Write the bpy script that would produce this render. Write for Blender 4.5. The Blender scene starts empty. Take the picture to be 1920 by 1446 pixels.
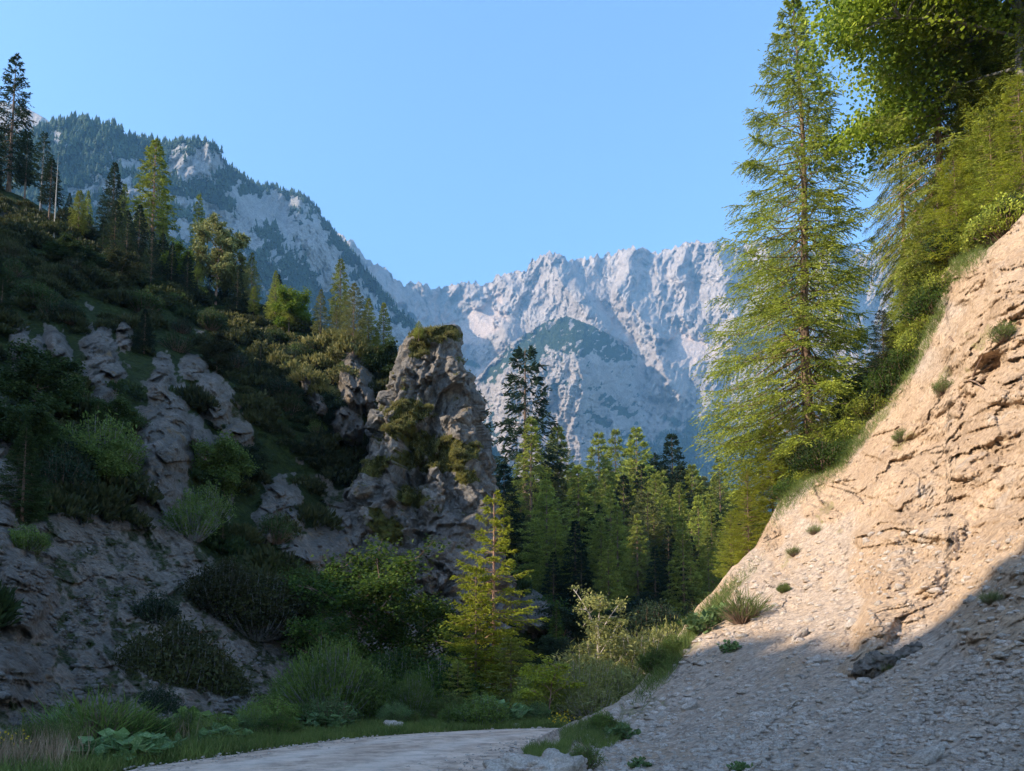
import bpy, math, random
import numpy as np
from mathutils import Vector
random.seed(7)
S = bpy.context.scene
COL = S.collection
R = math.radians
# ------------------------------------------------------------------ camera
F, CX, CY, HZ, EYE = 1478.0, 960.0, 723.0, 1250.0, 1.7
TH = R(5)
SH = (HZ-CY)/F - math.tan(TH)
cd = bpy.data.cameras.new('camera'); cam = bpy.data.objects.new('camera', cd); COL.objects.link(cam)
cd.sensor_width = 36; cd.lens = F/1920*36; cd.shift_y = SH*F/1920
cd.clip_start = .2; cd.clip_end = 20000
cam.location = (0, 0, EYE); cam.rotation_euler = (R(90)+TH, 0, 0)
S.camera = cam
# ------------------------------------------------------------------ light
SUN_EL, SUN_BACK = 30.0, 19.0          # elevation, degrees behind the camera's left
az = R(SUN_BACK)
tosun = Vector((-math.cos(R(SUN_EL))*math.cos(az), -math.cos(R(SUN_EL))*math.sin(az), math.sin(R(SUN_EL))))
sd = bpy.data.lights.new('sun', 'SUN'); sd.energy = 3.0; sd.angle = R(.5); sd.color = (1, .87, .70)
sun = bpy.data.objects.new('sun', sd); COL.objects.link(sun)
sun.rotation_euler = tosun.to_track_quat('Z', 'Y').to_euler(); sun.location = (-40, -10, 60)
w = bpy.data.worlds.new('World'); S.world = w; w.use_nodes = True
nt = w.node_tree; bg = nt.nodes['Background']
sky = nt.nodes.new('ShaderNodeTexSky'); sky.sky_type = 'NISHITA'; sky.sun_disc = False
sky.sun_elevation = R(SUN_EL); sky.sun_rotation = R(-(90+SUN_BACK)); sky.altitude = 800
sky.air_density = 1.0; sky.dust_density = 1.6; sky.ozone_density = 3.0
tn = nt.nodes.new('ShaderNodeMix'); tn.data_type = 'RGBA'; tn.blend_type = 'MULTIPLY'; tn.inputs[0].default_value = 1
nt.links.new(sky.outputs[0], tn.inputs[6]); tn.inputs[7].default_value = (.93, 1.0, 1.04, 1); nt.links.new(tn.outputs[2], bg.inputs[0]); bg.inputs[1].default_value = .145
S.view_settings.view_transform = 'Standard'; S.view_settings.look = 'None'
S.view_settings.gamma = 1; S.view_settings.exposure = 1.64
S.cycles.use_denoising = True
S.cycles.max_bounces = 5; S.cycles.diffuse_bounces = 3; S.cycles.transmission_bounces = 3
S.cycles.transparent_max_bounces = 4; S.cycles.volume_bounces = 0

def PT(px, py, Y):
    """picture direction and distance -> point in the world"""
    px, py, Y = np.broadcast_arrays(np.asarray(px, float), np.asarray(py, float), np.asarray(Y, float))
    a = (px-CX)/F; b = (CY-py)/F+SH
    dy = math.cos(TH)-b*math.sin(TH); dz = math.sin(TH)+b*math.cos(TH)
    k = Y/dy
    return np.stack([a*k, Y, EYE+dz*k], -1)
# ------------------------------------------------------------------ noise
def _h(x, y, z, s):
    n = (x.astype(np.int64)*374761393+y.astype(np.int64)*668265263+z.astype(np.int64)*2147483647*3+s*1274126177) & 0xffffffff
    n = ((n ^ (n >> 13))*1274126177) & 0xffffffff
    n = ((n ^ (n >> 16))*2246822519) & 0xffffffff
    return n ^ (n >> 15)
def vnoise(p, s=0):
    """gradient noise about -1..1"""
    p = np.asarray(p, float)
    if p.shape[-1] == 2: p = np.concatenate([p, np.full(p.shape[:-1]+(1,), .37)], -1)
    i = np.floor(p).astype(np.int64); f = p-i; u = f*f*f*(f*(f*6-15)+10)
    r = 0
    for dx in (0, 1):
        for dy in (0, 1):
            for dz in (0, 1):
                h = _h(i[..., 0]+dx, i[..., 1]+dy, i[..., 2]+dz, s)
                gx = (h & 1023)/511.5-1; gy = ((h >> 10) & 1023)/511.5-1; gz = ((h >> 20) & 1023)/511.5-1
                g = gx*(f[..., 0]-dx)+gy*(f[..., 1]-dy)+gz*(f[..., 2]-dz)
                r = r+g*(u[..., 0] if dx else 1-u[..., 0])*(u[..., 1] if dy else 1-u[..., 1])*(u[..., 2] if dz else 1-u[..., 2])
    return r*1.3
def fbm(p, o=4, s=0, g=.5):
    r = 0; a = 1
    p = np.asarray(p, float)
    for k in range(o):
        r = r+a*vnoise(p, s+k); p = p*2.03+11.7; a *= g
    return r
def ridged(p, o=4, s=0, g=.5):
    r = 0; a = 1; p = np.asarray(p, float)
    for k in range(o):
        r = r+a*(1-2.2*np.abs(vnoise(p, s+k))); p = p*2.03+7.3; a *= g
    return r
def voro(p, s=0):
    """distance to nearest cell point, and a random value of that cell"""
    p = np.asarray(p, float); i = np.floor(p).astype(np.int64); best = np.full(p.shape[:-1], 9.); val = np.zeros(p.shape[:-1])
    for dx in (-1, 0, 1):
        for dy in (-1, 0, 1):
            for dz in (-1, 0, 1):
                c = i+np.array([dx, dy, dz]); h = _h(c[..., 0], c[..., 1], c[..., 2], s)
                q = c+np.stack([(h & 1023)/1023, ((h >> 10) & 1023)/1023, ((h >> 20) & 1023)/1023], -1)
                d = np.sqrt(((q-p)**2).sum(-1)); m = d < best
                best = np.where(m, d, best); val = np.where(m, ((h >> 5) & 1023)/1023, val)
    return best, val
def facet(p, s=0, tilt=1., jump=.3):
    """broken rock: every cell is a plane of its own tilt and height"""
    p = np.asarray(p, float); i = np.floor(p).astype(np.int64); best = np.full(p.shape[:-1], 9.); val = np.zeros(p.shape[:-1])
    for dx in (-1, 0, 1):
        for dy in (-1, 0, 1):
            for dz in (-1, 0, 1):
                c = i+np.array([dx, dy, dz]); h = _h(c[..., 0], c[..., 1], c[..., 2], s); h2 = _h(c[..., 1], c[..., 2], c[..., 0], s+5)
                q = p-(c+np.stack([(h & 1023)/1023, ((h >> 10) & 1023)/1023, ((h >> 20) & 1023)/1023], -1))
                d = (np.abs(q)**1.5).sum(-1); m = d < best
                f = ((h2 & 1023)/511.5-1)*q[..., 0]+(((h2 >> 10) & 1023)/511.5-1)*q[..., 1]+(((h2 >> 20) & 1023)/511.5-1)*q[..., 2]
                best = np.where(m, d, best); val = np.where(m, f*tilt+(((h >> 7) & 1023)/1023-.5)*jump, val)
    return val
def sm(a, b, x):
    t = np.clip((np.asarray(x, float)-a)/(b-a), 0, 1); return t*t*(3-2*t)
def blob(px, py, l):
    r = np.zeros(np.shape(px))
    for b in l:
        x, y, rx, ry = b[:4]; an = R(b[4]) if len(b) > 4 else 0
        dx, dy = px-x, py-y; u = (dx*math.cos(an)+dy*math.sin(an))/rx; v = (-dx*math.sin(an)+dy*math.cos(an))/ry
        r = np.maximum(r, 1.25-np.sqrt(u*u+v*v)*1.0)
    return r      # >0 inside, 1.25 in the middle
def segd(px, py, line):
    best = np.full(np.shape(px), 1e9)
    for (x0, y0), (x1, y1) in zip(line[:-1], line[1:]):
        vx, vy = x1-x0, y1-y0; t = np.clip(((px-x0)*vx+(py-y0)*vy)/(vx*vx+vy*vy), 0, 1)
        best = np.minimum(best, np.hypot(px-x0-t*vx, py-y0-t*vy))
    return best
def spur(px, py, line, wd, amp): return amp*np.clip(1-segd(px, py, line)/wd, 0, 1)
class TPS:
    def __init__(s, pts):
        p = np.array(pts, float); s.c = p[:, :2]/500; n = len(p)
        K = s.k(np.linalg.norm(s.c[:, None]-s.c[None], axis=-1)); P = np.c_[np.ones(n), s.c]
        A = np.zeros((n+3, n+3)); A[:n, :n] = K+np.eye(n)*1e-4; A[:n, n:] = P; A[n:, :n] = P.T
        s.w = np.linalg.solve(A, np.r_[np.log(p[:, 2]), 0, 0, 0])
    def k(s, r): return np.where(r > 0, r*r*np.log(np.maximum(r, 1e-9)), 0)
    def __call__(s, px, py):
        q = np.stack([px, py], -1)/500; r = np.zeros(np.shape(px))+s.w[-3]+s.w[-2]*q[..., 0]+s.w[-1]*q[..., 1]
        for i, c in enumerate(s.c): r = r+s.w[i]*s.k(np.hypot(q[..., 0]-c[0], q[..., 1]-c[1]))
        return np.exp(r)
def curve(l):
    l = np.array(l, float); return lambda x: np.interp(x, l[:, 0], l[:, 1])
# ------------------------------------------------------------------ meshes
def np_mesh(name, V, Fs, attrs=None, smooth=False):
    """Fs: list of face index arrays (n,3) or (n,4)"""
    me = bpy.data.meshes.new(name); V = np.asarray(V, np.float32).reshape(-1, 3)
    Fs = [np.asarray(f, np.int32) for f in Fs if len(f)]
    me.vertices.add(len(V)); me.vertices.foreach_set('co', V.ravel())
    loops = np.concatenate([f.ravel() for f in Fs]); sizes = np.concatenate([np.full(len(f), f.shape[1], np.int32) for f in Fs])
    me.loops.add(len(loops)); me.loops.foreach_set('vertex_index', loops)
    me.polygons.add(len(sizes)); st = np.r_[0, np.cumsum(sizes)[:-1]].astype(np.int32)
    me.polygons.foreach_set('loop_start', st)
    if smooth: me.polygons.foreach_set('use_smooth', np.ones(len(sizes), bool))
    for k, a in (attrs or {}).items():
        at = me.attributes.new(k, 'FLOAT', 'POINT'); at.data.foreach_set('value', np.asarray(a, np.float32).ravel())
    me.update(calc_edges=True); me.validate()
    return me
def mk(name, me, mat, parent=None, **props):
    o = bpy.data.objects.new(name, me); COL.objects.link(o)
    if mat is not None and not len(me.materials): me.materials.append(mat)
    elif mat is not None and me.materials[0] != mat:
        o.material_slots[0].link = 'OBJECT'; o.material_slots[0].material = mat
    if parent: o.parent = parent
    for k, v in props.items():
        if v: o[k] = v
    return o
def thing(name, label, cat, loc=(0, 0, 0), rz=0, group=None):
    o = bpy.data.objects.new(name, None); COL.objects.link(o); o.location = loc; o.rotation_euler = (0, 0, rz)
    o.empty_display_size = .5; o['label'] = label; o['category'] = cat
    if group: o['group'] = group
    return o
def gridf(nr, nc, off=0):
    i = np.arange(nr-1)[:, None]*nc+np.arange(nc-1)[None]; i = i.ravel()+off
    return np.stack([i, i+1, i+nc+1, i+nc], -1)
class Parts:
    def __init__(s): s.V = []; s.F = {3: [], 4: []}; s.n = 0
    def add(s, V, Fc):
        s.V.append(V); s.F[Fc.shape[1]].append(Fc+s.n); s.n += len(V)
    def mesh(s, name, smooth=False):
        return np_mesh(name, np.concatenate(s.V), [np.concatenate(f) for f in s.F.values() if f], smooth=smooth)
def tube(P, rad, k=6):
    P = np.asarray(P, float); n = len(P); T = np.gradient(P, axis=0); T /= np.linalg.norm(T, axis=1)[:, None]+1e-9
    ref = np.where(np.abs(T[:, 2:3]) > .9, np.array([[1., 0, 0]]), np.array([[0, 0, 1.]]))
    a = np.cross(T, ref); a /= np.linalg.norm(a, axis=1)[:, None]+1e-9; b = np.cross(T, a)
    th = np.arange(k)*2*math.pi/k; rad = np.broadcast_to(np.asarray(rad, float), (n,))
    V = P[:, None]+rad[:, None, None]*(a[:, None]*np.cos(th)[None, :, None]+b[:, None]*np.sin(th)[None, :, None])
    i = np.arange(n-1)[:, None]*k; j = np.arange(k)[None]; j2 = (j+1) % k
    return V.reshape(-1, 3), np.stack([i+j, i+j2, i+k+j2, i+k+j], -1).reshape(-1, 4)
def nrm(v): return v/(np.linalg.norm(v, axis=-1, keepdims=True)+1e-9)
def blades(rng, p, d, L, W, mid=.5, flat=None, bend=0.):
    """one small leaf shaped quad per row"""
    n = len(p); d = nrm(d); rv = rng.normal(size=(n, 3))
    if flat is not None: rv = rv*(1-flat)+np.array([0, 0, 1.])*flat
    sd_ = nrm(np.cross(d, rv)); up = np.cross(sd_, d)
    L = np.broadcast_to(L, (n,))[:, None]; W = np.broadcast_to(W, (n,))[:, None]
    m = p+d*L*mid+up*L*bend
    V = np.stack([p, m+sd_*W/2, p+d*L, m-sd_*W/2], 1).reshape(-1, 3)
    return V, np.arange(n*4).reshape(n, 4)
# ------------------------------------------------------------------ materials
def newmat(name):
    m = bpy.data.materials.new(name); m.use_nodes = True; t = m.node_tree; b = t.nodes['Principled BSDF']
    b.inputs['Roughness'].default_value = .9; b.inputs['Specular IOR Level'].default_value = .2
    return m, t, b
def N(t, k, **kw):
    n = t.nodes.new(k)
    for a, v in kw.items():
        if a.startswith('i_'): n.inputs[a[2:].replace('_', ' ')].default_value = v
        else: setattr(n, a, v)
    return n
def mixc(t, fac, a, b):
    n = t.nodes.new('ShaderNodeMix'); n.data_type = 'RGBA'
    for s_, v in ((0, fac), (6, a), (7, b)):
        if hasattr(v, 'is_output') or isinstance(v, bpy.types.NodeSocket): t.links.new(v, n.inputs[s_])
        else: n.inputs[s_].default_value = v if s_ == 0 else (*v, 1)
    return n.outputs[2]
def ramp(t, src, lo, hi):
    n = t.nodes.new('ShaderNodeMapRange'); t.links.new(src, n.inputs[0]); n.inputs[1].default_value = lo; n.inputs[2].default_value = hi
    return n.outputs[0]
def noise(t, scale, detail=6, rough=.55, vec=None, dist=0):
    n = N(t, 'ShaderNodeTexNoise'); n.inputs['Scale'].default_value = scale; n.inputs['Detail'].default_value = detail
    n.inputs['Roughness'].default_value = rough; n.inputs['Distortion'].default_value = dist
    if vec is None: vec = N(t, 'ShaderNodeNewGeometry').outputs['Position']
    t.links.new(vec, n.inputs['Vector']); return n.outputs[0]
def multiply_(t, a_, v_):
    n = N(t, 'ShaderNodeMath', operation='MULTIPLY'); t.links.new(a_, n.inputs[0]); n.inputs[1].default_value = v_; return n.outputs[0]
def attr(t, name): n = N(t, 'ShaderNodeAttribute', attribute_name=name); return n.outputs['Fac']
def bump(t, b, src, strength, dist, prev=None):
    n = N(t, 'ShaderNodeBump'); n.inputs['Strength'].default_value = strength; n.inputs['Distance'].default_value = dist
    t.links.new(src, n.inputs['Height'])
    if prev is not None: t.links.new(prev, n.inputs['Normal'])
    t.links.new(n.outputs[0], b.inputs['Normal']); return n.outputs[0]
def leafmat(name, c1, c2, c3=None, scale=1.2, trans=.35):
    m, t, b = newmat(name)
    f = ramp(t, noise(t, scale, 3), .35, .65); c = mixc(t, f, c1, c2)
    g = ramp(t, noise(t, scale*9, 2), .5, .75); c = mixc(t, g, c, c3 or tuple(x*1.35 for x in c2))
    oi = N(t, 'ShaderNodeObjectInfo'); hs = N(t, 'ShaderNodeHueSaturation')
    mr = N(t, 'ShaderNodeMapRange'); t.links.new(oi.outputs['Random'], mr.inputs[0]); mr.inputs[3].default_value = .75; mr.inputs[4].default_value = 1.25
    t.links.new(mr.outputs[0], hs.inputs['Value']); t.links.new(c, hs.inputs['Color'])
    t.links.new(hs.outputs[0], b.inputs['Base Color']); b.inputs['Roughness'].default_value = .65
    tr = N(t, 'ShaderNodeBsdfTranslucent'); t.links.new(hs.outputs[0], tr.inputs[0])
    mx = N(t, 'ShaderNodeMixShader'); mx.inputs[0].default_value = trans
    t.links.new(b.outputs[0], mx.inputs[1]); t.links.new(tr.outputs[0], mx.inputs[2])
    t.links.new(mx.outputs[0], t.nodes['Material Output'].inputs[0])
    return m
def barkmat(name, c1, c2, sc=6):
    m, t, b = newmat(name); v = N(t, 'ShaderNodeMapping'); v.inputs['Scale'].default_value = (1, 1, .25)
    t.links.new(N(t, 'ShaderNodeTexCoord').outputs['Object'], v.inputs[0])
    n = noise(t, sc, 6, .6, v.outputs[0]); t.links.new(mixc(t, ramp(t, n, .35, .65), c1, c2), b.inputs['Base Color']); bump(t, b, n, .6, .05)
    return m
M = {}
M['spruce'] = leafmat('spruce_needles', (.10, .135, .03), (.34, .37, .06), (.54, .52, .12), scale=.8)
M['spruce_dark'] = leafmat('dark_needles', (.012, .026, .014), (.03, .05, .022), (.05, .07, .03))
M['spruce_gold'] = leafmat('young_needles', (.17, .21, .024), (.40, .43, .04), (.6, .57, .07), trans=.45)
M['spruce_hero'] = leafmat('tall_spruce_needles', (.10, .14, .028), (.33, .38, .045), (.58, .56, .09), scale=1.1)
M['pine'] = leafmat('pine_needles', (.07, .09, .03), (.22, .22, .075), (.36, .34, .13))
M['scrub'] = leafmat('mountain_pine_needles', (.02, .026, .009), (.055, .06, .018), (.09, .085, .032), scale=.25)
M['scrub_lit'] = leafmat('sunlit_scrub_needles', (.085, .09, .025), (.2, .18, .055), (.3, .25, .1), scale=.5)  # brighter copy of the scrub needles, sunlight put into the colour
M['undergrowth'] = leafmat('undergrowth_leaves', (.022, .04, .012), (.05, .08, .02), (.09, .12, .035), scale=.3)
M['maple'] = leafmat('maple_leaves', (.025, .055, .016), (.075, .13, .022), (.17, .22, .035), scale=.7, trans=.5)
M['maple_hi'] = leafmat('sunny_maple_leaves', (.08, .14, .02), (.33, .42, .04), (.52, .55, .09), scale=.5, trans=.55)  # lighter copy of the maple leaves with sunshine put into the colour
M['willow'] = leafmat('willow_leaves', (.06, .10, .022), (.14, .2, .04), (.24, .3, .08), scale=1.5, trans=.4)
M['goldbush'] = leafmat('pale_shrub_leaves', (.16, .18, .05), (.33, .33, .1), (.5, .47, .2), scale=.8, trans=.4)
M['beech'] = leafmat('beech_leaves', (.06, .11, .015), (.17, .24, .025), (.3, .36, .04), scale=.5, trans=.5)
M['herb'] = leafmat('herb_leaves', (.07, .13, .045), (.16, .25, .08), (.3, .36, .17), scale=3, trans=.35)
M['grass'] = leafmat('grass_blades', (.07, .11, .025), (.15, .2, .045), (.26, .26, .1), scale=1.2, trans=.35)
M['drygrass'] = leafmat('dry_grass', (.3, .2, .12), (.45, .32, .2), (.55, .4, .27), scale=1.2, trans=.3)
M['flower'] = leafmat('yellow_petals', (.6, .42, .02), (.7, .5, .03), trans=.3)
M['farforest'] = leafmat('far_forest_needles', (.02, .038, .016), (.045, .07, .024), (.07, .09, .03), scale=.01, trans=.1)
M['bark'] = barkmat('spruce_bark', (.10, .065, .045), (.26, .17, .12))
M['bark_pink'] = barkmat('pine_bark', (.22, .12, .08), (.42, .26, .18))
M['bark_grey'] = barkmat('grey_bark', (.12, .11, .1), (.3, .28, .26))
M['bark_pale'] = barkmat('pale_bark', (.3, .25, .2), (.55, .48, .4))

def rockmat(name, rock1, rock2, veg1, veg2, scr1, scr2, s, bd, bs=.8, stain=None, cell=None, dark=.62):
    """s: noise scale (1/m), bd: bump distance. attributes veg, scree lay turf and debris over the rock"""
    m, t, b = newmat(name)
    n1 = noise(t, s*.5, 8, .6); n2 = noise(t, s*2.2, 8, .65, dist=.6); n3 = noise(t, s*9, 6, .7)
    c = mixc(t, ramp(t, n1, .3, .7), rock1, rock2)
    c = mixc(t, ramp(t, n2, .58, .75), c, tuple(x*dark for x in rock1))  # dark streaks of the rock, also painted in for shaded crevices
    if stain: c = mixc(t, ramp(t, noise(t, s*.8, 4, .6, dist=1.), .58, .72), c, stain)
    sc = mixc(t, ramp(t, n2, .35, .65), scr1, scr2); c = mixc(t, attr(t, 'scree'), c, sc)
    vg = mixc(t, ramp(t, n2, .35, .65), veg1, veg2)
    ad = N(t, 'ShaderNodeMath', operation='MULTIPLY_ADD'); t.links.new(n3, ad.inputs[0]); ad.inputs[1].default_value = .9
    t.links.new(attr(t, 'veg'), ad.inputs[2]); vf = ramp(t, ad.outputs[0], .8, 1.05)
    c = mixc(t, vf, c, vg)
    g = mixc(t, ramp(t, n3, .36, .64), tuple([.66]*3), tuple([1.2]*3))  # fine tone mottling, contrast raised to paint shaded gaps between stones
    mu = N(t, 'ShaderNodeMix', data_type='RGBA', blend_type='MULTIPLY'); mu.inputs[0].default_value = 1
    t.links.new(c, mu.inputs[6]); t.links.new(g, mu.inputs[7]); t.links.new(mu.outputs[2], b.inputs['Base Color'])
    p = bump(t, b, n2, bs, bd*3); bump(t, b, n3, bs, bd, p)
    if cell:
        pos = N(t, 'ShaderNodeNewGeometry').outputs['Position']; wv_ = N(t, 'ShaderNodeVectorMath', operation='MULTIPLY_ADD')
        nz = N(t, 'ShaderNodeTexNoise'); nz.inputs['Scale'].default_value = cell*.6; t.links.new(pos, nz.inputs['Vector'])
        t.links.new(nz.outputs[1], wv_.inputs[0]); wv_.inputs[1].default_value = (1.2/cell,)*3; t.links.new(pos, wv_.inputs[2])
        for k_ in (1, 3.1):
            vo = N(t, 'ShaderNodeTexVoronoi'); vo.inputs['Scale'].default_value = cell*k_; t.links.new(wv_.outputs[0], vo.inputs['Vector'])
            p = bump(t, b, ramp(t, vo.outputs['Distance'], .75, .1), .75, .25/(cell*k_), b.inputs['Normal'].links[0].from_socket)
    b.inputs['Roughness'].default_value = .95; b.inputs['Specular IOR Level'].default_value = .1
    return m
M['far_rock'] = rockmat('far_limestone', (.32, .262, .222), (.56, .465, .39), (.03, .05, .018), (.06, .075, .03), (.58, .45, .365), (.66, .52, .43), .014, 7, 1., dark=.55)
M['left_mtn'] = rockmat('left_mountain_ground', (.3, .28, .26), (.46, .43, .4), (.02, .036, .016), (.045, .06, .025), (.38, .34, .3), (.45, .4, .36), .02, 3.5, 1.)
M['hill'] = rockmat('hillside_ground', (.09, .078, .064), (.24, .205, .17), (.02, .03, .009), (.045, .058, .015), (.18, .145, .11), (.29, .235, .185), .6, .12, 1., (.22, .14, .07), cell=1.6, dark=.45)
M['pinn'] = rockmat('pinnacle_rock', (.13, .118, .105), (.29, .26, .225), (.05, .052, .013), (.12, .11, .025), (.3, .26, .2), (.36, .31, .24), .6, .14, 1., (.3, .21, .13), cell=.8, dark=.5)
M['slope'] = rockmat('earth_slope', (.37, .255, .165), (.55, .395, .265), (.12, .12, .03), (.2, .19, .05), (.37, .285, .215), (.53, .415, .32), .9, .05, 1., (.46, .37, .29), cell=3.2, dark=.68)
M['boulder'] = rockmat('boulder_rock', (.36, .3, .24), (.66, .56, .47), (.12, .12, .05), (.2, .2, .1), (.4, .3, .24), (.45, .36, .28), 3, .03, .9, (.48, .34, .25))

# ------------------------------------------------------------------ terrain sheets
class Sheet:
    def __init__(s, name, mat, cols, top, bot, nrows, depth, disp=None, attrs=None, back=None, kind='structure', topnoise=None, ext=None):
        t = np.linspace(0, 1, nrows)[:, None]; PX = np.broadcast_to(cols[None], (nrows, len(cols)))
        tp = top(cols)+(topnoise(cols) if topnoise else 0); bt = bot(cols)
        PY = bt[None]*(1-t)+tp[None]*t
        Y = depth(PX, PY)
        if disp is not None: Y = Y+disp(PX, PY, PT(PX, PY, Y))
        V = PT(PX, PY, Y); s.cols, s.V, s.PY, s.PX, s.Y = cols, V, PY, PX, Y
        at = attrs(PX, PY, V) if attrs else {}
        ny = nrows; G = [V]
        if back:
            for dY, dz in back:
                q = V[-1].copy(); q[:, 1] += dY; q[:, 0] += dY*.15*np.sign(q[:, 0]); q[:, 2] -= dz; G.append(q[None])
            at = {k: np.concatenate([a]+[a[-1:]]*len(back), 0) for k, a in at.items()}
        G = np.concatenate(G, 0)
        if ext:          # unseen run of the slope beyond the frame, crest shaped for its shadow
            side, angs, scl = ext; c0 = G[:, 0 if side < 0 else -1]-np.array([0, 0, 0.])
            new = []
            for a, k in zip(angs, scl):
                ca, sa = math.cos(a), math.sin(a); x, y, z = c0[:, 0], c0[:, 1], c0[:, 2]
                q = np.stack([(x*ca-y*sa)*k, (x*sa+y*ca)*k, z], -1)
                e = q[nrows-1]; t_ = math.tan(R(SUN_EL)); cb, sb = math.cos(az), math.sin(az)
                want = np.interp(-sb*e[0]+cb*e[1], *SHADE_CREST)-t_*(cb*e[0]+sb*e[1])+1.1*float(fbm(np.array([[(-sb*e[0]+cb*e[1])/1.9, 3.3, 0.]]), 4, 9, .7)[0])      # crest height set by where its shadow should end, with a ragged edge
                q[:, 2] = np.where(z > 0, z*want/z[nrows-1], z)
                q = q+(fbm(q/9, 4, 5)*np.clip(z, 0, 4)/4)[:, None]*np.array([.5, .5, .7])
                new.append(q)
            E = np.stack(new, 1)
            if side < 0: G = np.concatenate([E[:, ::-1], G], 1); at = {k: np.concatenate([np.repeat(a[:, :1], len(angs), 1), a], 1) for k, a in at.items()}
            else: G = np.concatenate([G, E], 1); at = {k: np.concatenate([a, np.repeat(a[:, -1:], len(angs), 1)], 1) for k, a in at.items()}
        me = np_mesh(name, G.reshape(-1, 3), [gridf(G.shape[0], G.shape[1])], at, smooth=False)
        s.at = at; s.obj = mk(name, me, mat, kind=kind)
    def pos(s, px, py):
        px = np.atleast_1d(np.asarray(px, float)); py = np.atleast_1d(np.asarray(py, float))
        c = np.clip(np.interp(px, s.cols, np.arange(len(s.cols))), 0, len(s.cols)-1.001); ci = c.astype(int)
        b, tp = s.PY[0, ci], s.PY[-1, ci]
        r = np.clip((py-b)/(tp-b), 0, .9999)*(s.PY.shape[0]-1); ri = r.astype(int)
        fr = (r-ri)[:, None]; fc = (c-ci)[:, None]; V = s.V
        return (V[ri, ci]*(1-fr)*(1-fc)+V[ri+1, ci]*fr*(1-fc)+V[ri, ci+1]*(1-fr)*fc+V[ri+1, ci+1]*fr*fc)
    def idx(s, px, py):
        ci = np.clip(np.round(np.interp(px, s.cols, np.arange(len(s.cols)))).astype(int), 0, len(s.cols)-1)
        r = np.clip((py-s.PY[0, ci])/(s.PY[-1, ci]-s.PY[0, ci]), 0, 1)*(s.PY.shape[0]-1)
        return r.astype(int), ci

# far back wall -----------------------------------------------------
t_m1 = curve([(400, 420), (560, 400), (640, 450), (662, 462), (690, 492), (722, 512), (745, 532), (760, 548), (770, 533), (786, 532), (806, 545), (835, 545), (870, 538), (905, 536), (935, 524), (965, 518), (985, 516),
    (992, 495), (1008, 488), (1030, 480), (1045, 482), (1066, 498), (1088, 492), (1110, 486), (1140, 484), (1170, 474), (1192, 469), (1208, 476), (1240, 478), (1268, 470), (1285, 460), (1305, 457), (1320, 462), (1345, 460), (1380, 470), (1440, 455), (1500, 470), (1560, 458), (1620, 478), (1700, 460), (1800, 470), (1900, 440), (2100, 480), (2500, 520)])
d_m1 = TPS([(560, 420, 3800), (660, 470, 3900), (760, 545, 4200), (860, 545, 4500), (1000, 495, 4400), (1190, 475, 4500), (1350, 460, 4300), (1600, 470, 4150), (2000, 480, 3900), (2500, 520, 4200),
    (700, 620, 3700), (850, 640, 4150), (900, 700, 3900), (1050, 640, 3800), (1200, 640, 3800), (1300, 600, 3950), (1290, 690, 3600), (1500, 680, 3600), (1900, 700, 3500),
    (1300, 760, 3300), (1350, 860, 3000), (1100, 900, 2900), (700, 900, 3000), (1300, 1240, 2300), (700, 1240, 2300), (1900, 1240, 2300), (2500, 1240, 2300)])
SP1 = [([(1030, 480), (1050, 530), (1085, 575), (1120, 625)], 42, 150), ([(1085, 545), (1105, 580), (1160, 640)], 26, 80), ([(1190, 470), (1180, 540), (1215, 600), (1240, 680), (1255, 720)], 42, 140),
    ([(1160, 540), (1185, 590)], 18, 60), ([(1290, 460), (1275, 520), (1290, 600)], 32, 80), ([(1345, 460), (1360, 560), (1400, 640)], 50, 120), ([(870, 538), (900, 600), (960, 650)], 35, 80), ([(790, 532), (800, 580), (850, 640)], 30, 70),
    ([(940, 525), (960, 560), (940, 640)], 26, 60), ([(1240, 480), (1235, 530), (1260, 600)], 22, 60), ([(660, 465), (720, 540), (790, 620)], 40, 90), ([(1440, 455), (1450, 600)], 40, 100), ([(1560, 458), (1580, 600), (1620, 700)], 45, 110)]
def disp_m1(px, py, P):
    wx = px+14*fbm(np.stack([px, py], -1)/60, 3, 31); wy = py+14*fbm(np.stack([px, py], -1)/60, 3, 41)
    d = 0
    for l, wd, a in SP1: d = d-spur(wx, wy, l, wd, a*2.0)
    q = np.stack([wx+.35*wy, wy*.38], -1)
    h = ridged(q/60, 2, 3, .5)*60+ridged(q/24, 3, 6, .6)*34+ridged(np.stack([wx-.5*wy, wy*.8], -1)/13, 3, 9, .6)*18+facet(np.stack([wx, wy*.6, 0*wx], -1)/20, 63, 22, 14)+ridged(np.stack([px+.3*py, py*.6], -1)/6.5, 3, 14, .6)*12
    scr = sm(.2, .6, scree_m1(px, py)); h = h*(1-.8*scr)+40*scr
    return d*(1-.9*scr*sm(1000, 1100, px)-.4*scr)-h+P[..., 1]*.14
def scree_m1(px, py):
    n = fbm(np.stack([px, py], -1)/18, 3, 77)*.35
    return blob(px+24*fbm(np.stack([px, py], -1)/16, 4, 78), py, [(885, 612, 62, 34, -20), (915, 590, 22, 60, 20), (1292, 652, 70, 28, 8), (905, 710, 16, 26, 30), (1420, 660, 60, 30), (1560, 680, 40, 20), (760, 600, 18, 40, -40)])*.9+n
def at_m1(px, py, V):
    n = fbm(np.stack([px, py], -1)/22, 4, 5)
    veg = np.clip(sm(690, 880, py+60*n)*.8-.2*sm(0, 1, ridged(np.stack([px, py], -1)/25, 3, 8)), 0, 1)*sm(1150, 1230, px)*1.1
    veg = np.maximum(veg, sm(.3, .9, blob(px, py, [(880, 680, 30, 14, 20), (1330, 800, 80, 40)])+.5*n)*.7)
    return {'scree': sm(.15, .5, scree_m1(px, py)), 'veg': veg}
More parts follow.
